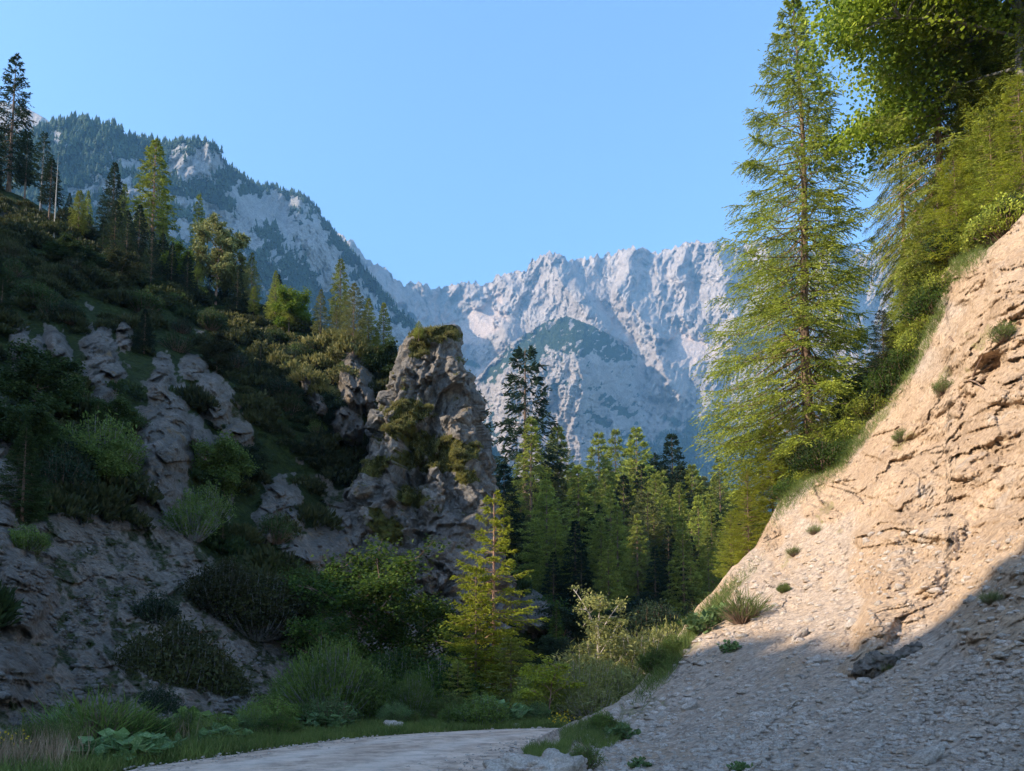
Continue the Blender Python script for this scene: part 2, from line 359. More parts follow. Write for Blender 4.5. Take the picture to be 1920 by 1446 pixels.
jag = lambda a, sc, s: (lambda x: -a*np.maximum(0, ridged(np.stack([x/sc, x*0], -1), 4, s, .6)-.2))
m1 = Sheet('far_mountain_wall', M['far_rock'], np.arange(560, 2300, 1.8), t_m1, lambda x: x*0+1240, 440, d_m1, disp_m1, at_m1, back=[(200, 120), (500, 600), (700, 3000)], topnoise=jag(7, 16, 61))
# peak peeping out at far left
t_m5 = curve([(-500, 260), (-200, 190), (-40, 170), (0, 190), (30, 196), (60, 208), (85, 222), (103, 240), (140, 290), (220, 420), (300, 560)])
m5 = Sheet('far_mountain_left', M['far_rock'], np.arange(-500, 300, 3.), t_m5, lambda x: x*0+700, 130, TPS([(-500, 260, 3600), (0, 190, 3600), (100, 240, 3500), (300, 560, 3300), (-500, 700, 3000), (300, 700, 3000), (0, 500, 3200)]),
    lambda px, py, P: -ridged(np.stack([px, py*.5], -1)/40, 4, 21)*28, lambda px, py, V: {'scree': sm(.2, .8, fbm(np.stack([px, py], -1)/40, 3, 4)), 'veg': sm(.3, .6, fbm(np.stack([px, py], -1)/30, 4, 6)-.2)*.8}, back=[(200, 150), (600, 2500)])
# middle buttress with the green cap
t_m2 = curve([(800, 860), (850, 780), (890, 715), (930, 672), (965, 640), (1000, 620), (1025, 605), (1048, 597), (1062, 595), (1082, 602), (1110, 613), (1142, 630), (1170, 650), (1200, 672), (1232, 712), (1262, 752), (1290, 800), (1320, 852), (1350, 900), (1450, 1040), (1600, 1200)])
d_m2 = TPS([(800, 860, 3300), (890, 715, 3250), (1000, 613, 3200), (1060, 597, 3250), (1170, 645, 3250), (1262, 752, 3250), (1350, 900, 3000), (1600, 1200, 2700), (1000, 680, 2950), (1085, 690, 2880), (1150, 720, 2980), (1075, 800, 2800), (950, 800, 2950), (1200, 830, 2850),
    (900, 900, 2850), (1075, 900, 2650), (1250, 950, 2700), (800, 1240, 2300), (1100, 1240, 2150), (1600, 1240, 2500)])
def disp_m2(px, py, P):
    wx = px+10*fbm(np.stack([px, py], -1)/45, 3, 33); wy = py+10*fbm(np.stack([px, py], -1)/45, 3, 43)
    d = -spur(wx, wy, [(1060, 600), (1090, 690), (1084, 780), (1085, 900), (1090, 1000)], 50, 60)-spur(wx, wy, [(950, 700), (960, 800), (950, 900)], 40, 60)-spur(wx, wy, [(1010, 740), (1015, 900)], 30, 50)-spur(wx, wy, [(1165, 800), (1180, 900)], 35, 60)
    cap = capm(px, py); d = d+3.0*np.clip(wx-1088, 0, 260)*sm(600, 700, py)-.5*np.clip(1088-wx, 0, 100)
    q = np.stack([wx+.12*wy, wy*.34], -1)
    h = ridged(q/38, 3, 13, .5)*30+ridged(q/13, 3, 19, .55)*15+ridged(np.stack([px*.35, py], -1)/8, 2, 24, .6)*9+ridged(np.stack([px, py], -1)/5, 2, 25, .6)*5
    return d-h*(1-.6*sm(.1, .6, cap))+P[..., 1]*.1
def capm(px, py): return blob(px, py, [(1072, 626, 92, 40, 8), (1005, 648, 44, 30, -30), (1140, 655, 50, 22, 30), (935, 690, 60, 13, -42)])+.3*fbm(np.stack([px, py], -1)/26, 4, 55)+.5*fbm(np.stack([px, py], -1)/12, 4, 56)
def at_m2(px, py, V):
    n = fbm(np.stack([px+.6*py, py], -1)/11, 4, 51)*1.5
    low = blob(px, py, [(1035, 725, 14, 12), (920, 800, 16, 30), (1130, 790, 50, 10, 35), (1190, 850, 50, 26, 40), (1150, 760, 60, 12, 40), (900, 860, 20, 40), (1250, 900, 60, 30)])+.8*n
    return {'scree': np.maximum(0, sm(.2, .6, blob(px, py, [(1230, 770, 60, 8, 22), (1110, 830, 20, 8)])+.3*n)), 'veg': np.maximum(sm(.0, .7, capm(px, py))*(1-.75*sm(.12, .5, fbm(np.stack([px+.5*py, py], -1)/9, 4, 57))), sm(.35, .9, low)*.75)}
m2 = Sheet('middle_mountain_buttress', M['far_rock'], np.arange(800, 1600, 1.7), t_m2, lambda x: x*0+1245, 420, d_m2, disp_m2, at_m2, back=[(100, 60), (400, 700), (500, 2200)], topnoise=jag(2, 12, 66))
# big left mountain
t_m3 = curve([(-600, 420), (-300, 330), (-100, 270), (0, 262), (60, 252), (95, 240), (125, 232), (150, 229), (185, 237), (215, 243), (250, 264), (290, 270), (330, 274), (355, 268), (380, 266), (402, 276), (418, 302), (440, 324), (465, 340), (487, 352), (510, 352), (540, 362), (560, 368), (585, 382), (610, 418),
    (635, 448), (660, 472), (690, 515), (720, 552), (745, 580), (775, 610), (800, 640), (840, 700), (900, 800), (1000, 960), (1100, 1150)])
d_m3 = TPS([(-600, 420, 1000), (0, 262, 1450), (150, 229, 1600), (300, 270, 1800), (390, 268, 1850), (487, 352, 2150), (560, 368, 2250), (650, 460, 2350), (745, 580, 2450), (840, 700, 2500), (1000, 960, 2600), (1100, 1150, 2700),
    (100, 330, 1420), (250, 380, 1530), (360, 340, 1700), (480, 450, 1850), (560, 480, 2050), (640, 600, 2300), (300, 520, 1420), (500, 620, 1700), (0, 500, 1080), (650, 750, 2050), (-600, 700, 800), (300, 900, 1150), (800, 950, 2300), (-600, 1240, 600), (1100, 1240, 2500), (300, 1240, 900)])
def disp_m3(px, py, P):
    wx = px+12*fbm(np.stack([px, py], -1)/55, 3, 34); wy = py+12*fbm(np.stack([px, py], -1)/55, 3, 44)
    d = -spur(wx, wy, [(395, 270), (420, 340), (480, 440), (560, 560), (640, 700)], 60, 90)-spur(wx, wy, [(560, 370), (590, 440), (640, 540), (720, 640)], 45, 70)-spur(wx, wy, [(350, 285), (345, 340)], 30, 40)-spur(wx, wy, [(200, 240), (230, 330), (300, 450)], 60, 60)
    q = np.stack([wx+.4*wy, wy*.5], -1)
    return d-ridged(q/48, 3, 23, .5)*26-ridged(q/16, 3, 29, .55)*13-ridged(np.stack([px, py], -1)/6, 3, 74, .6)*5
def rock3(px, py):
    n = fbm(np.stack([px, py], -1)/20, 5, 81, .6)*.75+ridged(np.stack([px+.3*py, py*.7], -1)/14, 4, 84, .6)*.26
    return blob(px, py, [(372, 305, 52, 32, -10), (335, 310, 20, 22), (430, 420, 70, 20, 35), (470, 400, 40, 40), (520, 390, 36, 40, 30), (575, 440, 34, 60, -35), (620, 500, 34, 60, -40), (665, 560, 30, 60, -40), (540, 430, 26, 40, -30), (250, 310, 40, 10, 15), (200, 350, 60, 12, -10),
        (290, 370, 90, 14, 10), (240, 400, 40, 22), (700, 600, 30, 50, -40), (460, 500, 8, 70, -40), (350, 430, 36, 20), (740, 640, 30, 40, -40)])+n
def at_m3(px, py, V):
    r = rock3(px, py); return {'scree': sm(.7, 1.2, r)*.4, 'veg': 1-sm(.35, .75, r)*.95}
m3 = Sheet('forested_mountain', M['left_mtn'], np.arange(-600, 1100, 2.6), t_m3, lambda x: x*0+1240, 330, d_m3, disp_m3, at_m3, back=[(60, 30), (300, 300), (600, 1800)], topnoise=jag(3, 14, 67))

# ------------------------------------------------------------------ left hillside
t_h = curve([(-300, 230), (-150, 290), (-60, 325), (0, 352), (50, 372), (100, 402), (150, 425), (200, 452), (240, 478), (300, 505), (350, 525), (400, 545), (460, 560), (520, 580), (560, 598), (600, 622), (640, 640), (690, 655), (720, 672), (745, 690), (780, 740), (830, 820), (880, 930), (920, 1020), (950, 1075), (985, 1095), (1020, 1118), (1050, 1150), (1075, 1195), (1090, 1245), (1100, 1275)])
b_h = curve([(-300, 1560), (0, 1450), (240, 1405), (400, 1378), (560, 1345), (700, 1318), (850, 1300), (1000, 1290), (1100, 1285)])
d_h = TPS([(-300, 1560, 9), (0, 1450, 13), (240, 1405, 17), (400, 1378, 20.5), (560, 1345, 27.5), (700, 1318, 39), (850, 1300, 46), (1000, 1290, 52), (1100, 1285, 56),
    (-300, 1000, 22), (0, 1200, 20), (100, 1200, 23), (300, 1200, 28), (500, 1200, 36), (650, 1180, 48), (850, 1180, 54), (1000, 1200, 57),
    (0, 1000, 27), (200, 950, 38), (300, 820, 47), (-300, 600, 48), (60, 700, 49), (420, 950, 48), (450, 850, 56), (600, 900, 62), (600, 1000, 55), (560, 1080, 44),
    (100, 560, 62), (300, 600, 68), (450, 700, 66), (580, 720, 69), (670, 800, 67), (0, 450, 70), (760, 900, 68), (850, 1000, 64),
    (0, 352, 84), (100, 402, 82), (240, 478, 82), (400, 545, 84), (560, 598, 80), (640, 640, 76), (745, 690, 73), (-300, 230, 84), (920, 1020, 70), (1050, 1150, 66), (1090, 1245, 62)])
ROCKS = [(62, 690, 34, 85, -18), (115, 665, 20, 62, -22), (190, 690, 42, 80, -5), (235, 625, 18, 38), (305, 840, 60, 132, 8), (300, 720, 24, 60, 10), (300, 925, 52, 48), (365, 690, 30, 26), (400, 752, 26, 60, -20), (440, 825, 34, 40, 30), (10, 900, 26, 150), (668, 720, 34, 72, -8), (655, 800, 34, 44, -20), (590, 745, 16, 50, -30),
         (530, 950, 46, 62, -12), (640, 1010, 60, 60), (720, 1000, 60, 110), (800, 1000, 90, 130), (500, 980, 26, 36), (560, 1040, 40, 20, 30), (1005, 1150, 50, 40, 30), (1060, 1200, 22, 50, -15), (900, 1120, 60, 70), (380, 830, 20, 60, -20), (40, 1120, 60, 90), (20, 1260, 70, 60)]
def hn(px, py, sc, s, o=4): return fbm(np.stack([px, py], -1)/sc, o, s)
def rock_h(px, py): return blob(px, py, ROCKS)+.42*hn(px, py, 26, 91)+.2*hn(px, py, 8, 95, 3)
def scree_h(px, py):
    lim = np.interp(px, [-300, 0, 60, 130, 250, 360, 460, 560, 640, 700], [980, 1010, 960, 905, 945, 985, 1080, 1230, 1290, 1500])
    s = sm(-20, 30, py-lim+36*hn(px, py, 60, 97))
    return np.maximum(s, sm(.1, .5, blob(px, py, [(640, 935, 44, 22, 20), (600, 900, 30, 12, 30), (450, 800, 26, 36, -30), (670, 970, 24, 40, 10), (560, 1010, 60, 14, 40), (690, 1160, 50, 60), (760, 1230, 80, 50), (720, 900, 40, 16, 20), (590, 1060, 30, 16, 30), (425, 745, 20, 50, -30)])+.35*hn(px, py, 20, 99)))
def disp_h(px, py, P):
    r = sm(-.05, .9, blob(px, py, ROCKS)+.3*hn(px, py, 30, 91, 2)); k = d_h(px, py)/60
    D0 = d_h(px, py); q = np.stack([(px-CX)/F*D0, (CY-py)/F*D0*.42+.35*(px-CX)/F*D0, D0*.25], -1); q = q+.7*np.stack([fbm(q/5, 3, 4), fbm(q/5, 3, 14), 0*px], -1)
    dv, cv = voro(q/3.4, 3); dw, cw = voro(q/1.2, 13)
    qr = q+np.array([0, 0, 0.]); rel = -r*k*3.0-r*(fbm(q/6, 3, 6)*1.2+facet(q/3.4, 3, 2.0, 1.2)+facet(q/1.3, 13, 1.2, .7)+facet(q/.55, 23, .6, .3))*np.clip(k, .35, 1)
    strk = scree_h(px, py)*(ridged(np.stack([(px*.8-py*.6)/40, (px*.6+py*.8)/160], -1), 4, 12)*.55*np.clip(k*2, .4, 1))
    strk = strk+scree_h(px, py)*(facet(q/.7, 71, .25, .12)+facet(q/.3, 72, .12, .06))*np.clip(k*2, .5, 1)
    soft = (1-r)*fbm(P/9, 4, 8)*1.6*np.clip(k, .2, 1)
    e = np.clip(sm(1460, 1330, py), 0, 1)
    return (rel-strk+soft-fbm(P/.9, 3, 17)*.22*np.clip(k*1.5, .3, 1)*(.4+.6*r))*e
def at_h(px, py, V):
    r = rock_h(px, py); sc = scree_h(px, py); rr = sm(.05, .45, r)
    patch = sm(.02, .5, hn(px, py, 34, 93)+.4*ridged(np.stack([(px*.8-py*.6)/30, (px*.6+py*.8)/110], -1), 3, 98)-.1)
    veg = np.clip(1-rr, 0, 1)*(1-sc)+sc*patch*(1-rr)*.56
    return {'scree': sc*(1-rr*.8), 'veg': veg}
angs = np.linspace(.02, 1.85, 420)
SHADE_CREST = ([-120, 5, 10, 11.2, 12.8, 18, 24.6, 29.6, 37, 50, 62, 83, 98, 112, 130], [17, 18, 16, 14, 9.5, 11.0, 11.0, 6.8, 7.6, 18, 27, 32, 33, 33, 34])  # shadow-line heights that shape the unseen crest left of the frame
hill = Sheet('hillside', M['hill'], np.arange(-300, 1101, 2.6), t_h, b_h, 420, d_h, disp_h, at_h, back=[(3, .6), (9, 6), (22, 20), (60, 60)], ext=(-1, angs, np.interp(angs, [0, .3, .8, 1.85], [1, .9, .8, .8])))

# ------------------------------------------------------------------ right slope
t_s = curve([(985, 1412), (1020, 1392), (1060, 1372), (1105, 1352), (1150, 1330), (1190, 1300), (1225, 1262), (1262, 1218), (1290, 1172), (1315, 1135), (1345, 1105), (1380, 1062), (1425, 1022), (1442, 990), (1462, 950), (1480, 918), (1530, 888), (1570, 862), (1600, 815), (1640, 765), (1690, 715), (1715, 660), (1748, 600), (1772, 545), (1785, 492), (1810, 478), (1850, 468), (1885, 440), (1920, 400), (2000, 330), (2200, 240), (2500, 200)])
b_s = curve([(985, 1416), (1000, 1440), (1050, 1500), (1150, 1640), (1400, 2100), (2500, 2100)])
d_s = TPS([(985, 1412, 15.2), (1050, 1450, 12.5), (1050, 1500, 9.9), (1150, 1640, 6.2), (1600, 1640, 6.0), (2000, 1640, 5.8), (2500, 1640, 5.6), (1400, 2100, 3.1), (2500, 2100, 3.3), (1060, 1372, 19.5), (1150, 1330, 24), (1150, 1400, 17), (1262, 1218, 29), (1290, 1172, 31), (1345, 1105, 34), (1425, 1022, 37), (1480, 918, 39),
    (1570, 862, 38), (1690, 715, 37), (1785, 492, 35), (1920, 400, 31), (2200, 240, 26), (2500, 200, 22), (1300, 1300, 22), (1300, 1450, 12), (1500, 1450, 11), (1500, 1300, 17), (1500, 1150, 26), (1550, 1000, 32), (1650, 900, 32), (1750, 750, 31), (1850, 600, 29), (1920, 800, 22), (1700, 1100, 22), (1920, 1000, 18), (1700, 1300, 14),
    (1920, 1200, 13), (1900, 1446, 8.6), (1750, 1446, 9.3), (2200, 900, 14), (2200, 1300, 9), (2500, 900, 12)])
def srock(px, py):
    return blob(px, py, [(1760, 850, 170, 130, -35), (1820, 980, 120, 90, -20), (1700, 1050, 90, 120, 10), (1650, 1160, 40, 80, 20), (1860, 700, 80, 160, -10), (1900, 560, 60, 120), (1800, 510, 50, 60, -20), (1860, 1130, 90, 100, -20), (1330, 1130, 60, 34, -45), (1440, 1000, 26, 30, -40), (1620, 1240, 60, 20, -20), (2050, 900, 160, 500), (1560, 930, 60, 40, -30)])+.32*fbm(np.stack([px, py], -1)/42, 4, 15)
def disp_s(px, py, P):
    r = sm(-.1, .6, srock(px, py)); k = np.clip(P[..., 1]/30, .25, 1)
    D0 = d_s(px, py); wq = np.stack([(px-CX)/F*D0, (CY-py)/F*D0, D0*.2], -1); wq = wq+.3*np.stack([fbm(wq/2, 3, 4), fbm(wq/2, 3, 14), 0*px], -1)
    dv, cv = voro(wq/2.2, 5); dv2, cv2 = voro(wq/.7, 8)
    u = (px*.80-py*.60); v = (px*.60+py*.80)      # u runs down the fall of the slope in the picture
    big = -spur(px+20*hn(px, py, 50, 3), py, [(1880, 560), (1790, 800), (1700, 950), (1640, 1170)], 120, 2.2)-spur(px+16*hn(px, py, 40, 7), py, [(1930, 1030), (1820, 1180)], 90, 1.4)+spur(px, py+12*hn(px, py, 40, 9), [(1860, 690), (1790, 800), (1700, 870)], 36, 1.3)
    big = big-spur(px+10*hn(px, py, 30, 5), py, [(1780, 1000), (1750, 1080)], 40, .9)-spur(px, py+8*hn(px, py, 30, 2), [(1660, 1245), (1600, 1262)], 26, .5)
    dv3, cv3 = voro(wq/.24, 9); ru = np.stack([wq[..., 0]*.5-wq[..., 1]*.87, (wq[..., 0]*.87+wq[..., 1]*.5)*2.2, wq[..., 2]], -1); rocky = -(fbm(wq/3, 4, 16)*.8+ridged(ru/4.2, 4, 36, .55)*.34-dv*.2)-facet(wq/1.5, 45, .5, .16)-facet(wq/.6, 46, .34, .12)-facet(wq/.26, 47, .17, .06)-facet(wq/.13, 57, .08, .03)-fbm(wq/.45, 4, 19)*.15
    str_ = -ridged(np.stack([u/420, v/46], -1), 4, 18)*.3-fbm(np.stack([u/60, v/14], -1), 3, 28)*.12-facet(wq/.3, 48, .13, .08)*sm(-.2, .5, fbm(np.stack([u/300, v/60], -1), 3, 58))-facet(wq/.13, 49, .05, .03)
    e = np.clip(sm(1640, 1480, py)*.9+.1, 0, 1)
    return ((big*r+rocky*r*.85)*k+str_*(1-.6*r)*np.clip(P[..., 1]/14, .4, 1.2))*e
def at_s(px, py, V):
    r = srock(px, py); n = hn(px, py, 30, 83); n2 = hn(px, py, 12, 85)
    veg = sm(.25, .8, blob(px, py, [(1770, 700, 60, 30, -40), (1840, 640, 40, 26, -50), (1660, 770, 60, 20, -50), (1480, 1040, 30, 16, -40), (1545, 960, 40, 18, -40), (1350, 1160, 60, 26, -40), (1290, 1220, 40, 30, -40), (1200, 1330, 70, 34, -30), (1080, 1420, 80, 24), (1690, 830, 40, 14, -35)])+.7*n+.4*n2-.1)*.45
    return {'scree': 1-sm(-.1, .35, r), 'veg': np.clip(veg, 0, .8)}
slope = Sheet('earth_slope', M['slope'], np.arange(985, 2500, 2.), t_s, b_s, 640, d_s, disp_s, at_s, back=[(1.5, -.1), (6, .5), (20, 6), (50, 30)], topnoise=lambda x: 3*fbm(np.stack([x/14, x*0], -1), 3, 5))

# ------------------------------------------------------------------ ground and road
def gh(x, y):
    r = np.hypot(x, y)
    h = 9*sm(32, 115, y)+14*sm(105, 230, y)
    h = h+sm(22, 34, y)*fbm(np.stack([x, y], -1)/9, 3, 6)*.5
    return h-.03-.06*(1+fbm(np.stack([x, y], -1)/1.5, 3, 9))*sm(0, 3, np.abs(y))*0-.012
gy = np.r_[np.linspace(-400, -20, 8), np.linspace(-18, 60, 130), np.linspace(62, 260, 70), np.geomspace(270, 5900, 24)]
gx = np.r_[-np.geomspace(5000, 62, 22), np.linspace(-60, 60, 150), np.geomspace(62, 5000, 22)]
GX, GY = np.meshgrid(gx, gy)
m, t, b = newmat('valley_ground')
n1 = noise(t, .8, 6); n2 = noise(t, 14, 5, .7)
c = mixc(t, ramp(t, n1, .35, .65), (.05, .075, .02), (.1, .1, .04)); c = mixc(t, ramp(t, n2, .5, .7), c, (.17, .14, .1)); t.links.new(c, b.inputs['Base Color']); bump(t, b, n2, .7, .05)
mk('ground', np_mesh('ground', np.stack([GX, GY, gh(GX, GY)], -1), [gridf(len(gy), len(gx))], smooth=True), m, kind='structure')
m, t, b = newmat('gravel_road')
n1 = noise(t, .9, 7, .7); n2 = noise(t, 14, 8, .8); n3 = noise(t, 2.2, 6, .7)
c = mixc(t, ramp(t, n1, .35, .65), (.44, .31, .22), (.70, .53, .40)); c = mixc(t, ramp(t, n3, .45, .65), c, (.28, .2, .145)); c = mixc(t, multiply_(t, attr(t, 'track'), .5), c, (.7, .57, .46)); c = mixc(t, ramp(t, n2, .55, .8), c, (.68, .56, .46)); c = mixc(t, ramp(t, n2, .42, .3), c, (.16, .125, .1))
t.links.new(c, b.inputs['Base Color']); bump(t, b, n2, .8, .02, bump(t, b, n3, .5, .05))
Lc = np.array([(-7.5, -30), (-7, -5), (-6.9, 5), (-6.6, 11), (-6.3, 13.3), (-5.2, 16), (-4.0, 18.5), (-2.4, 20.2), (-.8, 21.3), (1.2, 21.9), (4, 22.2), (9, 22.3)])
Rc = np.array([(-.6, -30), (-.5, -5), (-.5, 5), (-.35, 10), (-.3, 12.6), (-.1, 14.5), (.3, 16.3), (.6, 17.6), (1.0, 18.9), (2, 19.6), (4, 20), (9, 20)])
tt = np.linspace(0, 1, 200); ti = np.linspace(0, 1, len(Lc))
Li = np.stack([np.interp(tt, ti, Lc[:, i]) for i in (0, 1)], -1); Ri = np.stack([np.interp(tt, ti, Rc[:, i]) for i in (0, 1)], -1)
Li += fbm(np.c_[tt*60, tt*0], 3, 3)[:, None]*.13; Ri += fbm(np.c_[tt*60, tt*0], 3, 8)[:, None]*.13
u = np.linspace(0, 1, 40)[None, :, None]; G = Li[:, None]*(1-u)+Ri[:, None]*u
zz = .02+.05*np.sin(u[..., 0]*math.pi)+.012*fbm(G/1.2, 3, 3)
zz[:, 0] = -.08; zz[:, -1] = -.08
mk('road', np_mesh('road', np.concatenate([G, zz[..., None]], -1), [gridf(200, 40)], {'track': np.clip(np.exp(-((u[..., 0]-.28)/.07)**2)+np.exp(-((u[..., 0]-.66)/.07)**2)+np.zeros((200, 1))+.5*fbm(G/1.1, 3, 5), 0, 1)}, smooth=True), m, kind='structure')

# ------------------------------------------------------------------ rock pinnacle
rows = [(612, 846, 852), (622, 815, 855), (635, 772, 856), (650, 764, 857), (668, 757, 861), (690, 752, 869), (712, 742, 877), (740, 726, 886), (770, 716, 893), (800, 706, 899), (840, 699, 906), (870, 704, 911), (900, 694, 914), (940, 680, 917), (1000, 668, 922), (1060, 668, 930), (1110, 672, 950), (1180, 660, 990), (1290, 650, 1030)]
rows = np.array(rows, float); pyv = np.linspace(612, 1290, 300); lx = np.interp(pyv, rows[:, 0], rows[:, 1]); rx = np.interp(pyv, rows[:, 0], rows[:, 2])
nth = 360; th = np.linspace(0, 2*math.pi, nth, endpoint=False)
PYc = 64.
Lp = PT(lx, pyv, PYc); Rp = PT(rx, pyv, PYc); cen = (Lp+Rp)/2; hw = (Rp-Lp)[:, 0]/2
dv_ = np.minimum(hw*.95, 7.5)
c_, s_ = np.cos(th), np.sin(th)
sq = lambda v: np.sign(v)*np.abs(v)**.8
base = np.stack([cen[:, 0][:, None]+hw[:, None]*sq(c_)[None], cen[:, 1][:, None]+dv_[:, None]*sq(s_)[None], np.broadcast_to(cen[:, 2][:, None], (300, nth))], -1)
nr_ = np.stack([np.broadcast_to(c_, (300, nth)), np.broadcast_to(s_, (300, nth)), np.zeros((300, nth))], -1)
wq = base*np.array([1, 1, .6])+1.2*fbm(base/4, 3, 4)[..., None]
dvv, cvv = voro(wq/3.6, 4); d2, c2 = voro(wq/1.3, 6)
wr = base*np.array([1, 1, .55])+.5*fbm(base/2.5, 3, 4)[..., None]
dd = facet(wr/4.2, 4, 2.4, 1.0)+facet(wr/1.7, 6, 1.2, .5)+facet(wr/.7, 8, .5, .2)+facet(wr/.32, 9, .2, .1)+fbm(base/.4, 3, 3)*.1-.9*sm(.85, 1.15, ridged(wq*np.array([1, 1, .35])/2.6, 2, 37))
dd = np.minimum(dd-.45, .7)*sm(606, 660, pyv)[:, None]; dd = dd*np.clip(hw/4, .15, 1)[:, None]*(1-.45*np.abs(c_)[None])
# groove behind the small spire at the left, and the grassy shelf half way up
PXg = CX+base[..., 0]/base[..., 1]*F
shelf = -np.exp(-((pyv-800)/40)**2)[:, None]*.0
dd += np.exp(-((pyv[:, None]-760)/70)**2)*np.exp(-((th[None]-math.radians(205))/.09)**2)*-1.6
dd += sm(760, 1150, pyv)[:, None]*np.clip(-nr_[..., 1], 0, 1)*3.0+.35*ridged(np.stack([wq[..., 0]*.7+wq[..., 2]*.7, wq[..., 1], wq[..., 2]*.7-wq[..., 0]*.7], -1)*np.array([.25, .5, .9]), 3, 41)
V = base+nr_*dd[..., None]
Fq = gridf(300, nth); wrap = np.stack([np.arange(299)*nth+nth-1, np.arange(299)*nth, np.arange(1, 300)*nth, np.arange(1, 300)*nth+nth-1], -1)
top = V[0].mean(0)+np.array([0, 0, .1]); Vv = np.concatenate([V.reshape(-1, 3), top[None]]); cap = np.stack([np.arange(nth), np.full(nth, 300*nth), (np.arange(nth)+1) % nth], -1)
dz = np.gradient(np.linalg.norm(V[..., :2]-cen[:, None, :2], axis=-1), axis=0)/np.abs(np.gradient(V[..., 2], axis=0)).clip(.01)
PYg = np.broadcast_to(pyv[:, None], (300, nth)); 
def pinpx(V): return CX+F*V[..., 0]/V[..., 1]*math.cos(TH)
PPX = pinpx(V)
mos = blob(PPX, PYg, [(810, 640, 50, 26), (780, 665, 26, 22), (765, 800, 45, 28, -15), (760, 840, 40, 26), (800, 850, 70, 26, 20), (860, 870, 50, 20, 15), (830, 890, 60, 20), (770, 880, 40, 20), (700, 900, 40, 18, -20), (720, 1020, 60, 30, 30), (770, 960, 30, 22), (880, 920, 30, 14)])+.55*fbm(V/1.6, 3, 7)+.25*sm(.2, 1.2, dz)
vegp = sm(.15, .75, mos)
pin = thing('rock_pinnacle', 'tall tapering grey rock tower with mossy ledges standing beside the wooded hillside', 'rock', tuple(cen[-1]))
inv = -np.array(cen[-1])
mk('rock', np_mesh('pinnacle_rock', Vv+inv, [Fq, wrap, cap], {'veg': np.r_[vegp.ravel(), 1], 'scree': np.zeros(len(Vv))}), M['pinn'], pin)

# ------------------------------------------------------------------ vegetation makers (meshes stand on the origin)
def spruce(seed, H, Rr, nb=150, ntw=9, nbl=5, L=.32, W=.1, start=.08, droop=.25, uptip=.25, power=.9, ragged=.3, side=None, gap=0., kink=0., cone=None, whorl=7, jit=.3):
    g = np.random.default_rng(seed); tk = Parts(); cr = Parts()
    zs = np.linspace(0, H, 14); ax = np.stack([kink*np.sin(zs*.3+seed), kink*np.cos(zs*.23), zs], -1)-np.array([kink*math.sin(seed), kink, 0])
    rad = np.interp(zs, [0, .04*H, H], [.017*H, .012*H, .015])
    V, Fc = tube(ax, rad, 8); tk.add(V, Fc)
    axp = lambda z: np.stack([np.interp(z, zs, ax[:, i]) for i in range(3)], -1)
    P, D, LL = [], [], []
    for i in range(nb):
        t = start+(1-start)*((i//whorl)*whorl+g.random()*whorl*.38+whorl*.3)/nb; t = min(t, .985); z = t*H
        if gap and vnoise(np.array([[t*6, seed*1.7, 0.]]))[0] > gap: continue
        az_ = i*2*math.pi/whorl+(i//whorl)*1.3+g.normal()*.3
        prof = (1-t)**power*(.55+.45*min(1, (t-start*.6)/.15))
        if cone: prof = min(1, (1-t)/cone)**.9*(.8+.2*(1-t))*(.55+.45*min(1, (t-start*.6)/.12))
        lb = Rr*prof*(1-ragged*g.random()) + .12
        if side is not None: lb *= 1+side[1]*math.cos(az_-side[0])
        el = np.interp(t, [0, .5, .93, 1], [-.12-droop, .02-droop*.6, .3-droop*.3, .8])+g.normal()*.08
        s = np.linspace(0, 1, 6); out = np.array([math.cos(az_), math.sin(az_)])
        rr_ = lb*s*math.cos(el); zz_ = lb*(math.sin(el)*s-droop*.5*s**2+uptip*s**3)
        B = axp(z)+np.stack([out[0]*rr_, out[1]*rr_, zz_], -1)
        if lb > .5: V, Fc = tube(B, np.linspace(.011*lb+.008, .004, 6), 3); tk.add(V, Fc)
        n = max(3, int(ntw*(.35+.65*lb/Rr)*2)); sp = np.sqrt(g.random(n))*.95+.05 if t > .5 else g.random(n)**.8*.92+.08
        b0 = np.stack([np.interp(sp, s, B[:, k]) for k in range(3)], -1)
        sgn = np.where(g.random(n) < .5, -1, 1); fw = np.array([out[0], out[1], 0]); lat = np.array([-out[1], out[0], 0])
        ang = g.uniform(.45, 1.1, n); tw = fw*np.cos(ang)[:, None]+lat*(np.sin(ang)*sgn)[:, None]; tw[:, 2] += g.normal(size=n)*.18-droop*.8
        lt = lb*(.16+.3*(1-sp))*g.uniform(.6, 1.2, n)+L*.5
        tw = nrm(tw)
        # tip of the branch carries on
        for j in range(nbl):
            f = (j+g.random(n))/nbl
            p = b0+tw*(lt*f)[:, None]; p[:, 2] -= droop*.35*lt*f*f
            d = tw+g.normal(size=(n, 3))*jit
            P.append(p); D.append(d); LL.append(np.full(n, L)*g.uniform(.6, 1.2, n)*(1-.45*t))
        nt_ = max(2, int(nbl*1.2)); sp = g.random(nt_)*.5+.5; p = np.stack([np.interp(sp, s, B[:, k]) for k in range(3)], -1)
        P.append(p); D.append(np.tile(B[-1]-B[-2], (nt_, 1))/max(lb*.2, .01)+g.normal(size=(nt_, 3))*.35); LL.append(np.full(nt_, L))
    V, Fc = blades(g, np.concatenate(P), np.concatenate(D), np.concatenate(LL), np.concatenate(LL)*W/L, .45, flat=.45); cr.add(V, Fc)
    return tk.mesh('spruce_trunk', True), cr.mesh('spruce_crown'), H
